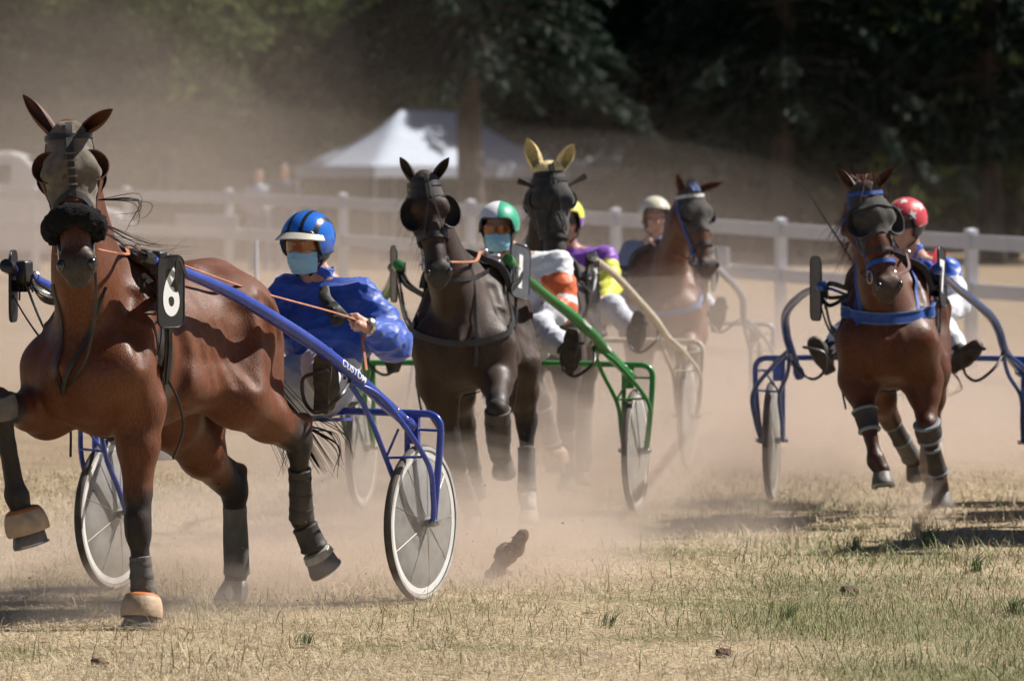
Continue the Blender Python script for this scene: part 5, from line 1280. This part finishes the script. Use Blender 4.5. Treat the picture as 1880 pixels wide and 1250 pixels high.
def tuft(x, y, n, ln, seed, label):
    r = np.random.default_rng(seed); st = []
    for i in range(n):
        a = r.uniform(0, 6.28); k = r.uniform(.2, 1); q = V3((x + r.normal(0, .02), y + r.normal(0, .02), 0)); L = ln * r.uniform(.6, 1.1)
        L *= .8; st.append([q, q + V3((math.cos(a) * .25 * k, math.sin(a) * .25 * k, .55)) * L, q + V3((math.cos(a) * .75 * k, math.sin(a) * .75 * k, .85)) * L])
    o = hair('grass_tuft', st, 'tuft', None, .003); tag(o, label, 'grass tuft', 'green grass tufts'); return o
M['tuft'] = mat('green tuft', (.13, .19, .07), .6, var=.3, vscale=30)
def at(u, v): s_ = (v - 337) / 1.87; return (u - 940) / s_, 10250 / s_
for i, (u, v, n, ln, lb) in enumerate(((1705, 1002, 46, .16, 'tall green grass tuft in the shadow below the chestnut horse'), (1570, 1010, 34, .12, 'green grass tuft left of the tallest one at right'), (1450, 1140, 30, .12, 'green grass tuft in the foreground below the dark shadow'),
                                       (1795, 1050, 34, .13, 'green grass tuft near the right edge, mid ground'), (1118, 1150, 18, .10, 'small green tuft in the middle foreground'), (1865, 1130, 40, .14, 'dense green tuft cut by the right edge'), (560, 1185, 26, .09, 'low green tuft below the front sulky wheel'), (1010, 1012, 16, .09, 'thin pale tuft near the flying clod'))):
    x, y = at(u, v); tuft(x, y, n, ln, 40 + i, lb)

# loose clods of soil, one in the air
def clod(c, r, seed, label, el=(1, 1, 1), rot=0.):
    g = Sdf(V3(c) * 0 - .3, V3(c) * 0 + .3, .009); rr = np.random.default_rng(seed)
    for i in range(14):
        q = rr.normal(0, .33, 3) * r * V3(el); g.ell(q, r * rr.uniform(.4, .62, 3), .02)
    V, Q = g.mesh(); V = V + (.006 * snoise(V, 90, seed) + .004 * snoise(V, 210, seed))[:, None] * g.grad(V)
    ca, sa = math.cos(rot), math.sin(rot); V[:, 0], V[:, 2] = V[:, 0] * ca - V[:, 2] * sa, V[:, 0] * sa + V[:, 2] * ca
    o = link('dirt_clod', mesh_np('dirt_clod', V, Q), M['soil']); o.location = c; tag(o, label, 'dirt clod', 'clods of soil'); return o
M['soil'] = mat('dark soil', (.15, .095, .062), .95, var=.4, vscale=40, bump=.01, bscale=70)
x, y = at(935, 1062); clod((x, y, .125), .060, 3, 'long brown clod of soil flying up right of the front wheel', (2.6, .7, .7), .85)
for i, (u, v, r_, lb) in enumerate(((180, 1222, .025, 'dark clod at the bottom left corner'), (1330, 1205, .026, 'dark clod near the bottom, right of centre'), (1560, 1090, .026, 'dark clod in the grass at lower right'), (925, 1055, .022, 'crumb of soil beneath the flying clod'))):
    x, y = at(u, v); clod((x, y, r_ * .3), r_, 20 + i, lb, (1.4, 1.2, .6))

# ---------------------------------------------------------------- fence, marker poles, tents, van, spectators
M['pvc'] = mat('white fence plastic', (.72, .74, .78), .5, var=.06, vscale=4, dust=.08)
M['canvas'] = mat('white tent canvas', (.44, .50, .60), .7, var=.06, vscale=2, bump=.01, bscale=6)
M['pole'] = mat('tent pole', (.5, .5, .5), .4, metal=.6)
M['van'] = mat('white van paint', (.74, .75, .76), .3, coat=.5, dust=.12)
M['glass'] = mat('dark window glass', (.03, .035, .04), .08, coat=1)
M['rubber'] = mat('black rubber', (.02, .02, .02), .8)
M['lampglass'] = mat('headlamp glass', (.8, .8, .8), .08, metal=.8)
fence = empty('rail_fence', (0, 64, ground_z(0, 64))); tag(fence, 'long white post and rail fence running behind the race', 'fence')
fd = unit((1, -2.5, 0)); step = 4.35; fpos = lambda k: V3((1.134, 61.165, 0)) + fd * (k * step)
prev = None
for k in range(-14, 9):
    p = fpos(k); gz = float(ground_z(p[0], p[1])); q = p - V3((0, 64, 0)); z = gz - float(ground_z(0, 64))
    pr = [(-.3, .07), (1.30, .07), (1.302, .073), (1.315, .073), (1.33, .02)]
    po = MB(); V, Fc = lathe_geo(pr, q + V3((0, 0, z)), (0, 0, 1), 4, ref=fd + np.cross(fd, (0, 0, 1))); po.add(V, Fc); po.build('post', 'pvc', fence, smooth=False)
    if prev is not None:
        a, b = prev, q + V3((0, 0, z)); sdv = np.cross(fd, (0, 0, 1))
        for h_ in (1.20, .74):
            A_ = a + V3((0, 0, h_)) + fd * .06; B_ = b + V3((0, 0, h_)) - fd * .06; V = [A_ + sdv * x + V3((0, 0, t)) for x, t in ((-.022, -.07), (.022, -.07), (.022, .07), (-.022, .07))] + [B_ + sdv * x + V3((0, 0, t)) for x, t in ((-.022, -.07), (.022, -.07), (.022, .07), (-.022, .07))]
            MB().add(V, [(0, 1, 2, 3)[::-1], (4, 5, 6, 7), (0, 4, 5, 1)[::-1], (1, 5, 6, 2)[::-1], (2, 6, 7, 3)[::-1], (3, 7, 4, 0)[::-1]]).build('rail', 'pvc', fence, smooth=False)
    prev = q + V3((0, 0, z))
def on_fence(u): k = (u - 940) / 10250; x = 64 * k / (1 + 2.5 * k); return V3((x, 64 - 2.5 * x, 0))
for u0, u1, z0, z1, lb in ((330, 444, .78, .96, 'white board on the fence between the front helmet and hooded head'), (1312, 1346, .78, .98, 'small white board on the fence right of the farthest horse')):
    a, b = on_fence(u0) - fd * 0, on_fence(u1); nn = np.cross(fd, (0, 0, 1)) * (.05 if np.cross(fd, (0, 0, 1))[1] < 0 else -.05); gz = float(ground_z(*a[:2])); V = [q + nn * k + V3((0, 0, gz + z)) for q in (a, b) for k in (.8, 1.3) for z in (z0, z1)]
    o = MB().add(V, [(0, 1, 3, 2), (4, 6, 7, 5), (0, 4, 5, 1), (2, 3, 7, 6), (0, 2, 6, 4), (1, 5, 7, 3)]).build('sign_board', 'pvc', None, smooth=False, bevel=.01); tag(o, lb, 'board')
for (x, y, h_, ln, lb) in ((-2.2, 48, 1.35, 0, 'thin white marker pole left of the front driver'), (-.80, 40.5, .62, .05, 'short white stake leaning behind the front sulky')):
    gz = float(ground_z(x, y)); o = MB().add(*lathe_geo([(-.1, .016), (h_ - .02, .014), (h_, .006)], (x, y, gz), (ln * 3, 0, 1), 8)).build('marker_pole', 'pvc'); tag(o, lb, 'marker pole')
o = MB().add(*box_geo((-2.41, 38, .05), (.24, .3, .12))).build('kerb_block', 'pvc', None, bevel=.02); tag(o, 'small white block lying in the dry grass behind the front horse', 'block')

def make_tent(loc, rz, Lx, Ly, ev, pk, ridge, label):
    t = empty('party_tent', loc, rz); tag(t, label, 'tent', 'white tents'); V = []; n = 10
    # hipped roof with sagging faces
    def roof(u, v): # u,v in [-1,1]
        du = max(0, abs(u) * Lx / 2 - ridge / 2) / (Lx / 2 - ridge / 2); dv = abs(v); k = max(du, dv); return pk - (pk - ev) * (k ** .72)
    us = np.linspace(-1, 1, 25); V = []; 
    for lay in (0, .012):
        for a in us:
            for b in us: V.append((a * Lx / 2, b * Ly / 2, roof(a, b) - lay))
    m_ = len(us); Fc = []
    for i in range(m_ - 1):
        for j in range(m_ - 1): f = (i * m_ + j, (i + 1) * m_ + j, (i + 1) * m_ + j + 1, i * m_ + j + 1); Fc += [f, tuple(m_ * m_ + k for k in f[::-1])]
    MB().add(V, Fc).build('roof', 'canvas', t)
    for sx, sy, w_, hh_ in ((0, 1, Lx, 0), (0, -1, Lx, 0), (1, 0, 0, Ly), (-1, 0, 0, Ly)):
        V, Fc = box_geo((sx * Lx / 2, sy * Ly / 2, ev - .13), (w_ if w_ else .012, hh_ if hh_ else .012, .27)); MB().add(V, Fc).build('valance', 'canvas', t, smooth=False)
    for x in ((-1, 0, 1) if Lx > 4 else (-1, 1)):
        for y in (-1, 1): tube('leg', [(x * (Lx / 2 - .06), y * (Ly / 2 - .06), 0), (x * (Lx / 2 - .06), y * (Ly / 2 - .06), ev)], .022, 'pole', t, 8, smooth=False)
    return t
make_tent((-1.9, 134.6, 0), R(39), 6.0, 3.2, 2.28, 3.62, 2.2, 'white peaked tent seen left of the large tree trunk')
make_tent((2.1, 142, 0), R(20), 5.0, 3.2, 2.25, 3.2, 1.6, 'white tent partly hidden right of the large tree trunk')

van = empty('white_van', (-9.2, 95, float(ground_z(-9, 95)))); tag(van, 'white van parked beyond the fence at the far left', 'van')
prof = [(-2.3, .35), (-2.35, .6), (-2.3, 1.9), (-2.1, 2.02), (.75, 2.02), (.95, 1.95), (1.75, 1.18), (2.55, 1.0), (2.7, .85), (2.72, .4), (2.6, .32)]
V = [(x, y * (1 if z < 1.2 else 1 - .10 * (z - 1.2)), z) for y in (-.9, .9) for x, z in prof]; k = len(prof)
MB().add(V, [tuple(range(k)), tuple(range(k, 2 * k))[::-1]] + [(i, i + k, (i + 1) % k + k, (i + 1) % k) for i in range(k)]).build('body', 'van', van, smooth=False, bevel=.06)
for xs_, lb in (((-1.9, -.5), 0), ((-.35, .75), 0)): MB().add(*box_geo(((xs_[0] + xs_[1]) / 2, -.86, 1.55), (xs_[1] - xs_[0], .03, .5))).build('window', 'glass', van, bevel=.03)
MB().add([(1.0, -.72, 1.91), (1.0, .72, 1.91), (1.74, .8, 1.2), (1.74, -.8, 1.2), (1.02, -.72, 1.93), (1.02, .72, 1.93), (1.77, .8, 1.21), (1.77, -.8, 1.21)], [(0, 1, 2, 3), (7, 6, 5, 4), (0, 4, 5, 1), (1, 5, 6, 2), (2, 6, 7, 3), (3, 7, 4, 0)]).build('windscreen', 'glass', van, smooth=False)
for x in (-1.5, 1.75):
    for y in (-.88, .88):
        w_ = MB().add(*lathe_geo([(-.1, .3), (-.09, .33), (.09, .33), (.1, .3)], (x, y, .33), (0, 1, 0), 24)).build('wheel', 'rubber', van); MB().add(*lathe_geo([(-.106, .2), (.106, .2)], (x, y, .33), (0, 1, 0), 18)).build('rim', 'pole', w_)
for y in (-.66, .66): MB().add(*sphere_geo((2.62, y, .82), (.12, .17, .10), 14, 8)).build('headlight', 'lampglass', van)
MB().add(*box_geo((2.66, 0, .5), (.16, 1.75, .2))).build('bumper', 'rubber', van, bevel=.03)

def spectator(loc, rz, top, trousers, label, seed, sc_=1., lean=0.):
    g = Sdf((-.45, -.45, -.02), (.45, .45, 1.85), .022)
    for c in (-1, 1):
        g.chain([(0, .1 * c, .92), (.01, .11 * c, .5), (-.02, .12 * c, .08)], [.10, .07, .05], .03); g.cone((-.03, .12 * c, .05), .045, (.14, .13 * c, .04), .04, .03)
        g.chain([(0, .19 * c, 1.40), (.02, .25 * c, 1.12), (.2, .16 * c, 1.06)], [.06, .05, .035], .03); g.chain([(.2, .16 * c, 1.06), (.28, .12 * c, 1.08)], [.04, .03], .02)
    g.cone((0, 0, .95), .13, (0, 0, 1.35), .14, .06, V3((0, 1, 0)), 1.25); g.cone((0, 0, 1.4), .06, (0, 0, 1.52), .055, .03); g.ell((.015, 0, 1.64), (.095, .075, .12), .02); g.cone((.1, 0, 1.64), .012, (.118, 0, 1.61), .016, .01)
    V, Q = g.mesh(); me = mesh_np('person', V, Q); o = link('person', me, [top, trousers, 'skin', 'hair_black']); c = V[Q].mean(1)
    k = np.where(c[:, 2] > 1.50, 2, np.where(c[:, 2] < .95, 1, 0)); k = np.where((c[:, 2] > 1.66) & (c[:, 0] < .07), 3, k); k = np.where((c[:, 0] > .22) & (c[:, 2] < 1.2) & (c[:, 2] > .98), 2, k); me.polygons.foreach_set('material_index', k.astype(np.int32)); me.update()
    o.location = loc; o.rotation_euler = (0, lean, rz); o.scale = (sc_,) * 3; tag(o, label, 'person', 'spectators beyond the fence'); return o
M['shirt_grey'] = mat('grey shirt', (.22, .22, .24), .8); M['shirt_blue'] = mat('pale blue shirt', (.30, .38, .5), .8); M['shirt_pink'] = mat('orange shirt', (.40, .19, .12), .8); M['shirt_navy'] = mat('navy shirt', (.04, .05, .10), .8); M['jeans'] = mat('blue jeans', (.06, .09, .16), .85); M['shirt_white'] = mat('white shirt', (.65, .65, .65), .8)
spectator((-4.35, 96, float(ground_z(0, 96))), R(-95), 'shirt_blue', 'jeans', 'person in pale blue shirt standing beyond the fence left of the tent', 1)
spectator((-3.75, 92, float(ground_z(0, 92))), R(-110), 'shirt_navy', 'jeans', 'person in navy shirt standing beyond the fence below the tent edge', 2)

# ---------------------------------------------------------------- trees
M['bark'] = mat('dark bark', (.075, .058, .045), .95, var=.4, vscale=8, bump=.02, bscale=14, stretch=(1, 1, .25))
M['bark_pale'] = mat('grey bark', (.06, .054, .046), .95, var=.4, vscale=8, bump=.02, bscale=14, stretch=(1, 1, .25))
def leaf_mat(name, c, tr):
    m = bpy.data.materials.new(name); m.use_nodes = True; n = m.node_tree.nodes; l = m.node_tree.links; b = n['Principled BSDF']; b.inputs['Roughness'].default_value = .55; b.inputs['Specular IOR Level'].default_value = .08
    a = n.new('ShaderNodeAttribute'); a.attribute_name = 'tone'; l.new(a.outputs['Color'], b.inputs['Base Color'])
    t = n.new('ShaderNodeBsdfTranslucent'); l.new(a.outputs['Color'], t.inputs['Color']); mx = n.new('ShaderNodeMixShader'); mx.inputs[0].default_value = tr
    l.new(b.outputs[0], mx.inputs[1]); l.new(t.outputs[0], mx.inputs[2]); l.new(mx.outputs[0], n['Material Output'].inputs['Surface']); return m
M['leaf'] = leaf_mat('broad leaves', 0, .4); M['needle'] = leaf_mat('conifer needles', 0, .15)
def leaves(name, C, size, cols, r, parent, m, droop=None, aspect=.55):
    n = len(C); a = r.normal(size=(n, 3)); 
    if droop is not None: a = a * .35 + droop
    a /= np.linalg.norm(a, axis=1, keepdims=True); b = r.normal(size=(n, 3)); b -= a * (a * b).sum(1, keepdims=True); b /= np.linalg.norm(b, axis=1, keepdims=True); nn = np.cross(a, b)
    s_ = size * r.uniform(.6, 1.4, (n, 1)); V = np.stack([C, C + a * s_ * .5 + b * s_ * aspect * .5 + nn * s_ * .08, C + a * s_, C + a * s_ * .5 - b * s_ * aspect * .5 + nn * s_ * .08], 1).reshape(-1, 3)
    Q = np.arange(4 * n).reshape(-1, 4); me = mesh_np(name, V, Q, False); t = r.uniform(size=(n, 1)); c = (V3(cols[0]) * t + V3(cols[1]) * (1 - t)) * r.uniform(.7, 1.25, (n, 1)); set_col(me, np.repeat(np.clip(c, 0, 1), 4, axis=0))
    return link(name, me, m, parent)
def tree_copy(src, loc, rz, sc_, label):
    o = src.copy(); col.objects.link(o); o.location = loc; o.rotation_euler = (0, 0, rz); o.scale = (sc_, sc_, sc_); o['label'] = label
    for ch in list(src.children):
        c = ch.copy(); col.objects.link(c); c.parent = o
    return o
def conifer(seed, H_=17, low=2.2, rad=4.4, label=''):
    r = np.random.default_rng(seed); t = empty('conifer_tree', (0, 0, 0)); tag(t, label, 'tree', 'trees behind the track')
    z = np.linspace(0, H_, 12); MB().add(*tube_geo(np.stack([.06 * np.sin(z * .7 + seed), .05 * np.cos(z * .5), z - .2], 1), .30 * (1 - z / H_ * .93) + .02, 10)).build('trunk', 'bark', t)
    C = []; D = []; lm = MB()
    for i in range(120):
        zz = low + (H_ - low - .5) * (i / 120) ** 1.25; az = i * 2.4 + r.normal(0, .25); L = rad * (1 - (zz / H_) ** 1.3) * r.uniform(.7, 1.1) + .25; up = r.uniform(-.05, .22)
        d = V3((math.cos(az), math.sin(az), 0)); tt = np.linspace(0, 1, 7); P = V3((0, 0, zz)) + np.outer(tt * L, d) + np.outer(L * (up * tt - .42 * tt ** 2.2), (0, 0, 1))
        if L > 1: lm.add(*tube_geo(P, .05 * (1 - tt * .9), 5))
        m_ = int(230 * L / rad * 2.0) + 24; q = r.uniform(.12, 1, m_) ** .8; pos = np.stack([np.interp(q, tt, P[:, k]) for k in range(3)], 1); sdv = np.cross(d, (0, 0, 1)); off = r.normal(0, 1, m_) * .30 * (1.1 - q) * L * .5
        pos += np.outer(off, sdv) + np.outer(-np.abs(off) * .35 + r.normal(0, .06, m_), (0, 0, 1)); C.append(pos); D.append(np.outer(np.sign(off) * .5, sdv) + d * .6 + np.array([0, 0, -.9]))
    lm.build('limbs', 'bark', t)
    C = np.concatenate(C); D = np.concatenate(D); leaves('crown', C, .23, ((.009, .022, .015), (.020, .036, .022)), r, t, 'needle', D, .30); return t
def broadleaf(seed, H_=12, low=1.4, rad=3.6, label='', cols=((.06, .10, .025), (.12, .16, .045)), pale=False):
    r = np.random.default_rng(seed); t = empty('broadleaf_tree', (0, 0, 0)); tag(t, label, 'tree', 'trees behind the track')
    z = np.linspace(0, H_ * .8, 9); MB().add(*tube_geo(np.stack([.15 * np.sin(z * .5 + seed), .12 * np.cos(z * .6 + seed), z - .2], 1), .20 * (1 - z / H_) + .03, 9)).build('trunk', 'bark_pale' if pale else 'bark', t)
    lm = MB(); C = []
    for i in range(46):
        zz = low + (H_ - low) * (i / 46) ** .9 * .78; az = i * 2.4 + r.normal(0, .3); k = zz / H_; L = rad * math.sin(math.pi * min(.98, .22 + .75 * k)) * r.uniform(.55, 1.1); d = V3((math.cos(az), math.sin(az), r.uniform(.05, .55))); P = V3((0, 0, zz)) + np.outer(np.linspace(0, 1, 5) * L, d) + r.normal(0, .06, (5, 3)) * np.linspace(0, 1, 5)[:, None]
        lm.add(*tube_geo(P, np.linspace(.06, .012, 5), 5))
        for j in range(5):
            q = P[r.integers(2, 5)] + r.normal(0, .35, 3); m_ = 46; C.append(q + r.normal(0, .30, (m_, 3)) * V3((1, 1, .75)))
    lm.build('limbs', 'bark', t); C = np.concatenate(C); leaves('crown', C, .20, cols, r, t, 'leaf', None, .6); return t
con = conifer(1, 17, 4.6, label='dark conifer with drooping boughs, its thick trunk standing before the tent'); con.location = (-.93, 121, 0)
con2 = conifer(5, 18, 3.3, 5.0, 'dark conifer with long low boughs standing above the yellow eared horse'); con2.location = (3.4, 139, 0)
spots = [(con, 4.2, 138, 1.0, 2.0, 'dark conifer behind the farthest horse'), (con2, 6.3, 130, 1.4, 1.0, 'dark conifer between the farthest and the chestnut horse'), (con, 8.6, 139, 2.6, 1.1, 'dark conifer behind the chestnut horse'), (con2, 11.2, 131, 3.3, 1.0, 'dark conifer rising at the right edge'),
         (con, 13.6, 141, .5, 1.1, 'dark conifer just beyond the right edge'), (con2, -3.2, 146, 4.4, 1.1, 'dark conifer rising behind the peaked tent'), (con, .7, 148, 5.1, 1.15, 'dark conifer behind the second tent'), (con2, 6.0, 150, .2, 1.2, 'dark conifer deep in the wood right of centre'), (con, 10.5, 152, 1.1, 1.2, 'dark conifer deep in the wood behind the red helmet'), (con2, -7.6, 150, 2.2, 1.1, 'dark conifer deep in the wood at left'), (con, 16.5, 133, 3.0, 1.1, 'dark conifer well beyond the right edge')]
for i, (src, x, y, rz, sc_, lb) in enumerate(spots): tree_copy(src, (x, y, 0), rz, sc_ if sc_ < 1.5 else 1.0, lb)
bl = broadleaf(11, label='light green leafy tree above the front helmet, left of the tent'); bl.location = (-5.4, 141, 0)
bl2 = broadleaf(14, 10, .8, 3.4, 'olive green leafy tree behind the hooded horse', ((.07, .10, .03), (.13, .16, .06)), True); bl2.location = (-8.4, 136, 0)
for src, x, y, rz, sc_, lb in ((bl, -11.4, 140, 1.3, 1.1, 'leafy green tree at the far left edge'), (bl2, -3.0, 139, 2.1, .8, 'small leafy tree behind the tent peak'), (bl, -14.5, 137, 3.0, 1.1, 'leafy green tree beyond the left edge'), (bl2, 7.4, 143, .7, .75, 'young leafy tree among the conifers right of centre'), (bl, 10.2, 146, 4.0, .8, 'thin leafy tree among the conifers at right'), (bl2, 3.1, 143, 5.0, .7, 'young leafy tree low behind the cream helmet'), (bl2, 12.4, 137, 2.6, .8, 'young leafy tree low at the right edge'), (bl2, -7.0, 144, 4.2, 1.1, 'leafy tree standing behind the pair at left')): tree_copy(src, (x, y, 0), rz, sc_, lb)
for i, (x, y, r_, lb) in enumerate(((8.75, 131, .07, 'slim pale trunk standing right of the red helmet'), (9.35, 134, .08, 'slim pale trunk nearer the right edge'))):
    z = np.linspace(0, 11, 8); t = empty('bare_tree', (x, y, 0)); tag(t, lb, 'tree', 'trees behind the track'); MB().add(*tube_geo(np.stack([.1 * np.sin(z * .4 + i), .1 * np.cos(z * .3 + i), z - .2], 1), r_ * (1.1 - z / 14), 8)).build('trunk', 'bark_pale', t)
    r = np.random.default_rng(60 + i); C = np.stack([r.normal(0, 1.1, 900), r.normal(0, 1.1, 900), r.uniform(5.5, 12, 900)], 1); leaves('crown', C, .22, ((.06, .09, .03), (.11, .14, .05)), r, t, 'leaf')
# the far wood, and a dark bank added behind it to block stray sky
r = np.random.default_rng(77); n_ = 42000; C = np.stack([r.uniform(-45, 45, n_), r.uniform(154, 166, n_), r.uniform(0, 1, n_) ** .9 * 17], 1); C[:, 2] += 1.2 * snoise(C * V3((1, 1, 0)), .4, 3)
fw = leaves('far_wood', C, .75, ((.018, .036, .022), (.05, .065, .03)), r, None, 'needle', None, .7); tag(fw, 'dark wood closing the view behind the trees', 'wood', kind='stuff')
M['bank'] = mat('sky block bank', (.028, .036, .018), 1, var=.5, vscale=1.5, bump=.3, bscale=2)
V = []; xs2 = np.linspace(-90, 90, 40); pz = [(167, 0), (169, 9), (175, 17), (200, 20)]
for x in xs2:
    for y, z in pz: V.append((x, y + 1.5 * math.sin(x * .3), z + (.8 * math.sin(x * .21) if z else -.1)))
k = len(pz); bank = MB().add(V, [(i * k + j, (i + 1) * k + j, (i + 1) * k + j + 1, i * k + j + 1) for i in range(39) for j in range(k - 1)]).build('sky_block_bank', 'bank'); tag(bank, kind='structure')

# ---------------------------------------------------------------- dust in the air: billows of even density, one inside another
_dm = {}
def billow(c, r, dens, label, seed=0, lump=.22, nu=40, nv=22, col_=(.81, .695, .61), aniso=.35):
    key = (round(dens, 4), col_)
    if key not in _dm:
        m = bpy.data.materials.new('dust'); m.use_nodes = True; n = m.node_tree.nodes; l = m.node_tree.links; n.remove(n['Principled BSDF'])
        v = n.new('ShaderNodeVolumePrincipled'); v.inputs['Color'].default_value = (*col_, 1); v.inputs['Anisotropy'].default_value = aniso; v.inputs['Density'].default_value = dens
        l.new(v.outputs[0], n['Material Output'].inputs['Volume']); _dm[key] = m
    V, Fc = sphere_geo((0, 0, 0), 1, nu, nv); V = V3(V); k = 1 + lump * snoise(V, 2.1, seed + 1) + lump * .6 * snoise(V, 4.3, seed + 5) + lump * .3 * snoise(V, 9, seed + 7)
    k[:nu] = k[:nu].mean(); k[-nu:] = k[-nu:].mean()
    V = V * k[:, None] * V3(r)
    bm = bmesh.new(); vs = [bm.verts.new(p) for p in V]
    for f in Fc: bm.faces.new([vs[i] for i in f])
    bmesh.ops.remove_doubles(bm, verts=bm.verts, dist=1e-5); bmesh.ops.recalc_face_normals(bm, faces=bm.faces)
    me = bpy.data.meshes.new('dust_cloud'); bm.to_mesh(me); bm.free()
    o = link('dust_cloud', me, _dm[key]); o.location = c; tag(o, label, 'dust', kind='stuff'); return o
BIL = [((-.8, 49, -.15), (11, 7, .95), .075, 'broad bank of brown dust lying before the fence'), ((-4.2, 54, .2), (8, 9, 1.8), .024, 'thin upper haze of the dust bank before the fence'),
       ((-5.0, 68, 1.0), (3.2, 10, 2.3), .021, 'plume of dust drifting up at the left'), ((-5.2, 74, 2.0), (3.9, 9, 3.5), .011, 'faint top of the dust plume at the left'), ((-1.2, 70, .6), (3.4, 9, 1.6), .012, 'dust drifting before the tent'), ((4.0, 68, .4), (6, 10, 1.3), .004, 'thin dust drifting beyond the fence at right'), ((1.0, 72, 1.2), (5, 10, 2.0), .002, 'faint veil of dust before the conifers'),
       ((1.0, 37.0, -.1), (2.6, 2.6, .92), .55, 'thick low dust round the cream and grey sulkies'), ((1.1, 38.0, .0), (3.0, 3.4, 1.35), .075, 'dust rising round the farthest driver'),
       ((.2, 32.2, -.15), (1.7, 1.5, .85), .5, 'dust behind the legs of the dark brown horse'), ((.3, 33.3, .0), (1.8, 1.6, 1.15), .09, 'thin dust rising behind the dark brown horse'),
       ((-1.1, 26.8, -.15), (1.8, 1.2, .58), .95, 'low dust behind the front sulky'), ((-.2, 28.2, -.2), (1.4, 1.1, .62), .65, 'low dust between the front sulky and the dark brown horse'), ((.5, 29.4, -.15), (1.0, .7, .36), .55, 'low dust before the legs of the dark brown horse'),
       ((4.6, 41, -.1), (3.8, 4.5, .75), .10, 'thin dust drifting behind the chestnut horse'), ((-1.35, 24.6, -.05), (.95, .45, .26), 1.1, 'puff of dust at the hind hooves of the front horse'), ((-1.9, 23.7, -.05), (1.1, .40, .18), .8, 'puff of dust at the fore hoof of the front horse'),
       ((2.25, 30.5, .08), (.17, .3, .16), 1.4, 'puff of dust under the chestnut horse hooves'), ((.95, 31.3, -.05), (.7, .5, .22), .4, 'puff of dust by the green sulky wheel'), ((-.12, 25.6, -.02), (.5, .3, .16), .8, 'puff of dust right of the front wheel')]
_r = np.random.default_rng(91)
for q in range(11):
    t_ = _r.uniform(0, 1); BIL.append(((-.3 + 1.3 * t_ + _r.normal(0, .3), 25.8 + 4.8 * t_ + _r.normal(0, .3), _r.uniform(-.02, .06)), (_r.uniform(.15, .38), _r.uniform(.12, .3), _r.uniform(.07, .17)), _r.uniform(.4, .9), 'small puff of kicked up dust trailing right of the front wheel'))
for q in range(7):
    BIL.append(((_r.uniform(-2.3, -.9), _r.uniform(24.2, 26.2), _r.uniform(.0, .15)), (_r.uniform(.2, .4), _r.uniform(.15, .3), _r.uniform(.1, .2)), _r.uniform(.4, 1.0), 'small puff of dust swirling round the front horse legs'))
for i, (c, r_, d_, lb) in enumerate(BIL):
    for k_, w_ in (((1.25, .22), (1.0, .26), (.76, .30), (.5, .4)) if max(r_) > 2.5 else ((1.2, .3), (.9, .36), (.6, .45))):
        billow(c, tuple(v * k_ for v in r_), round(d_ * w_, 3) if d_ * w_ > .02 else round(d_ * w_, 4), lb, i * 3 + int(k_ * 10), nu=32, nv=18)

# crumbs of soil thrown up by hooves and wheels
_r = np.random.default_rng(5); V = []; T = []
for (cx, cy, cz, sx, sy, sz, n_) in ((-.1, 25.7, .12, .45, .4, .14, 70), (1.0, 31.2, .3, .5, .5, .25, 60), (2.4, 30.7, .25, .35, .5, .2, 60), (-1.4, 24.3, .4, .8, .4, .35, 60), (.1, 30.2, .8, .5, .5, .4, 50)):
    for k in range(n_):
        q = V3((cx, cy, cz)) + _r.normal(0, 1, 3) * V3((sx, sy, sz)); q[2] = abs(q[2]) + .01; e = _r.normal(0, 1, (4, 3)); e = e / np.linalg.norm(e, axis=1, keepdims=True) * _r.uniform(.0025, .007); b = len(V); V += list(q + e); T += [(b, b + 1, b + 2), (b, b + 2, b + 3), (b, b + 3, b + 1), (b + 1, b + 3, b + 2)]
o = link('flying_soil', mesh_np('flying_soil', V, T, False), M['soil']); tag(o, 'crumbs of soil flying round the hooves and wheels', 'soil', kind='stuff')

# a sixth horse, sulky and driver, unseen, added outside the frame for their shadow
def copy_thing(src, loc, rz, label):
    o = src.copy(); col.objects.link(o); o.location = loc; o.rotation_euler = (0, 0, rz); o['label'] = label
    for ch in list(src.children):
        c = ch.copy(); col.objects.link(c); c.parent = o
        for g_ in list(ch.children):
            d = g_.copy(); col.objects.link(d); d.parent = c
    return o
copy_thing(HE['o'], (3.36, 29.75, 0), R(-98), 'unseen brown horse added beyond the right edge for its shadow')
copy_thing(SE, (3.90, 31.7, 0), R(-100), 'unseen blue sulky added with the horse beyond the right edge')
copy_thing(DE, (3.90, 31.7, 0), R(-100), 'unseen person added on the sulky beyond the right edge')
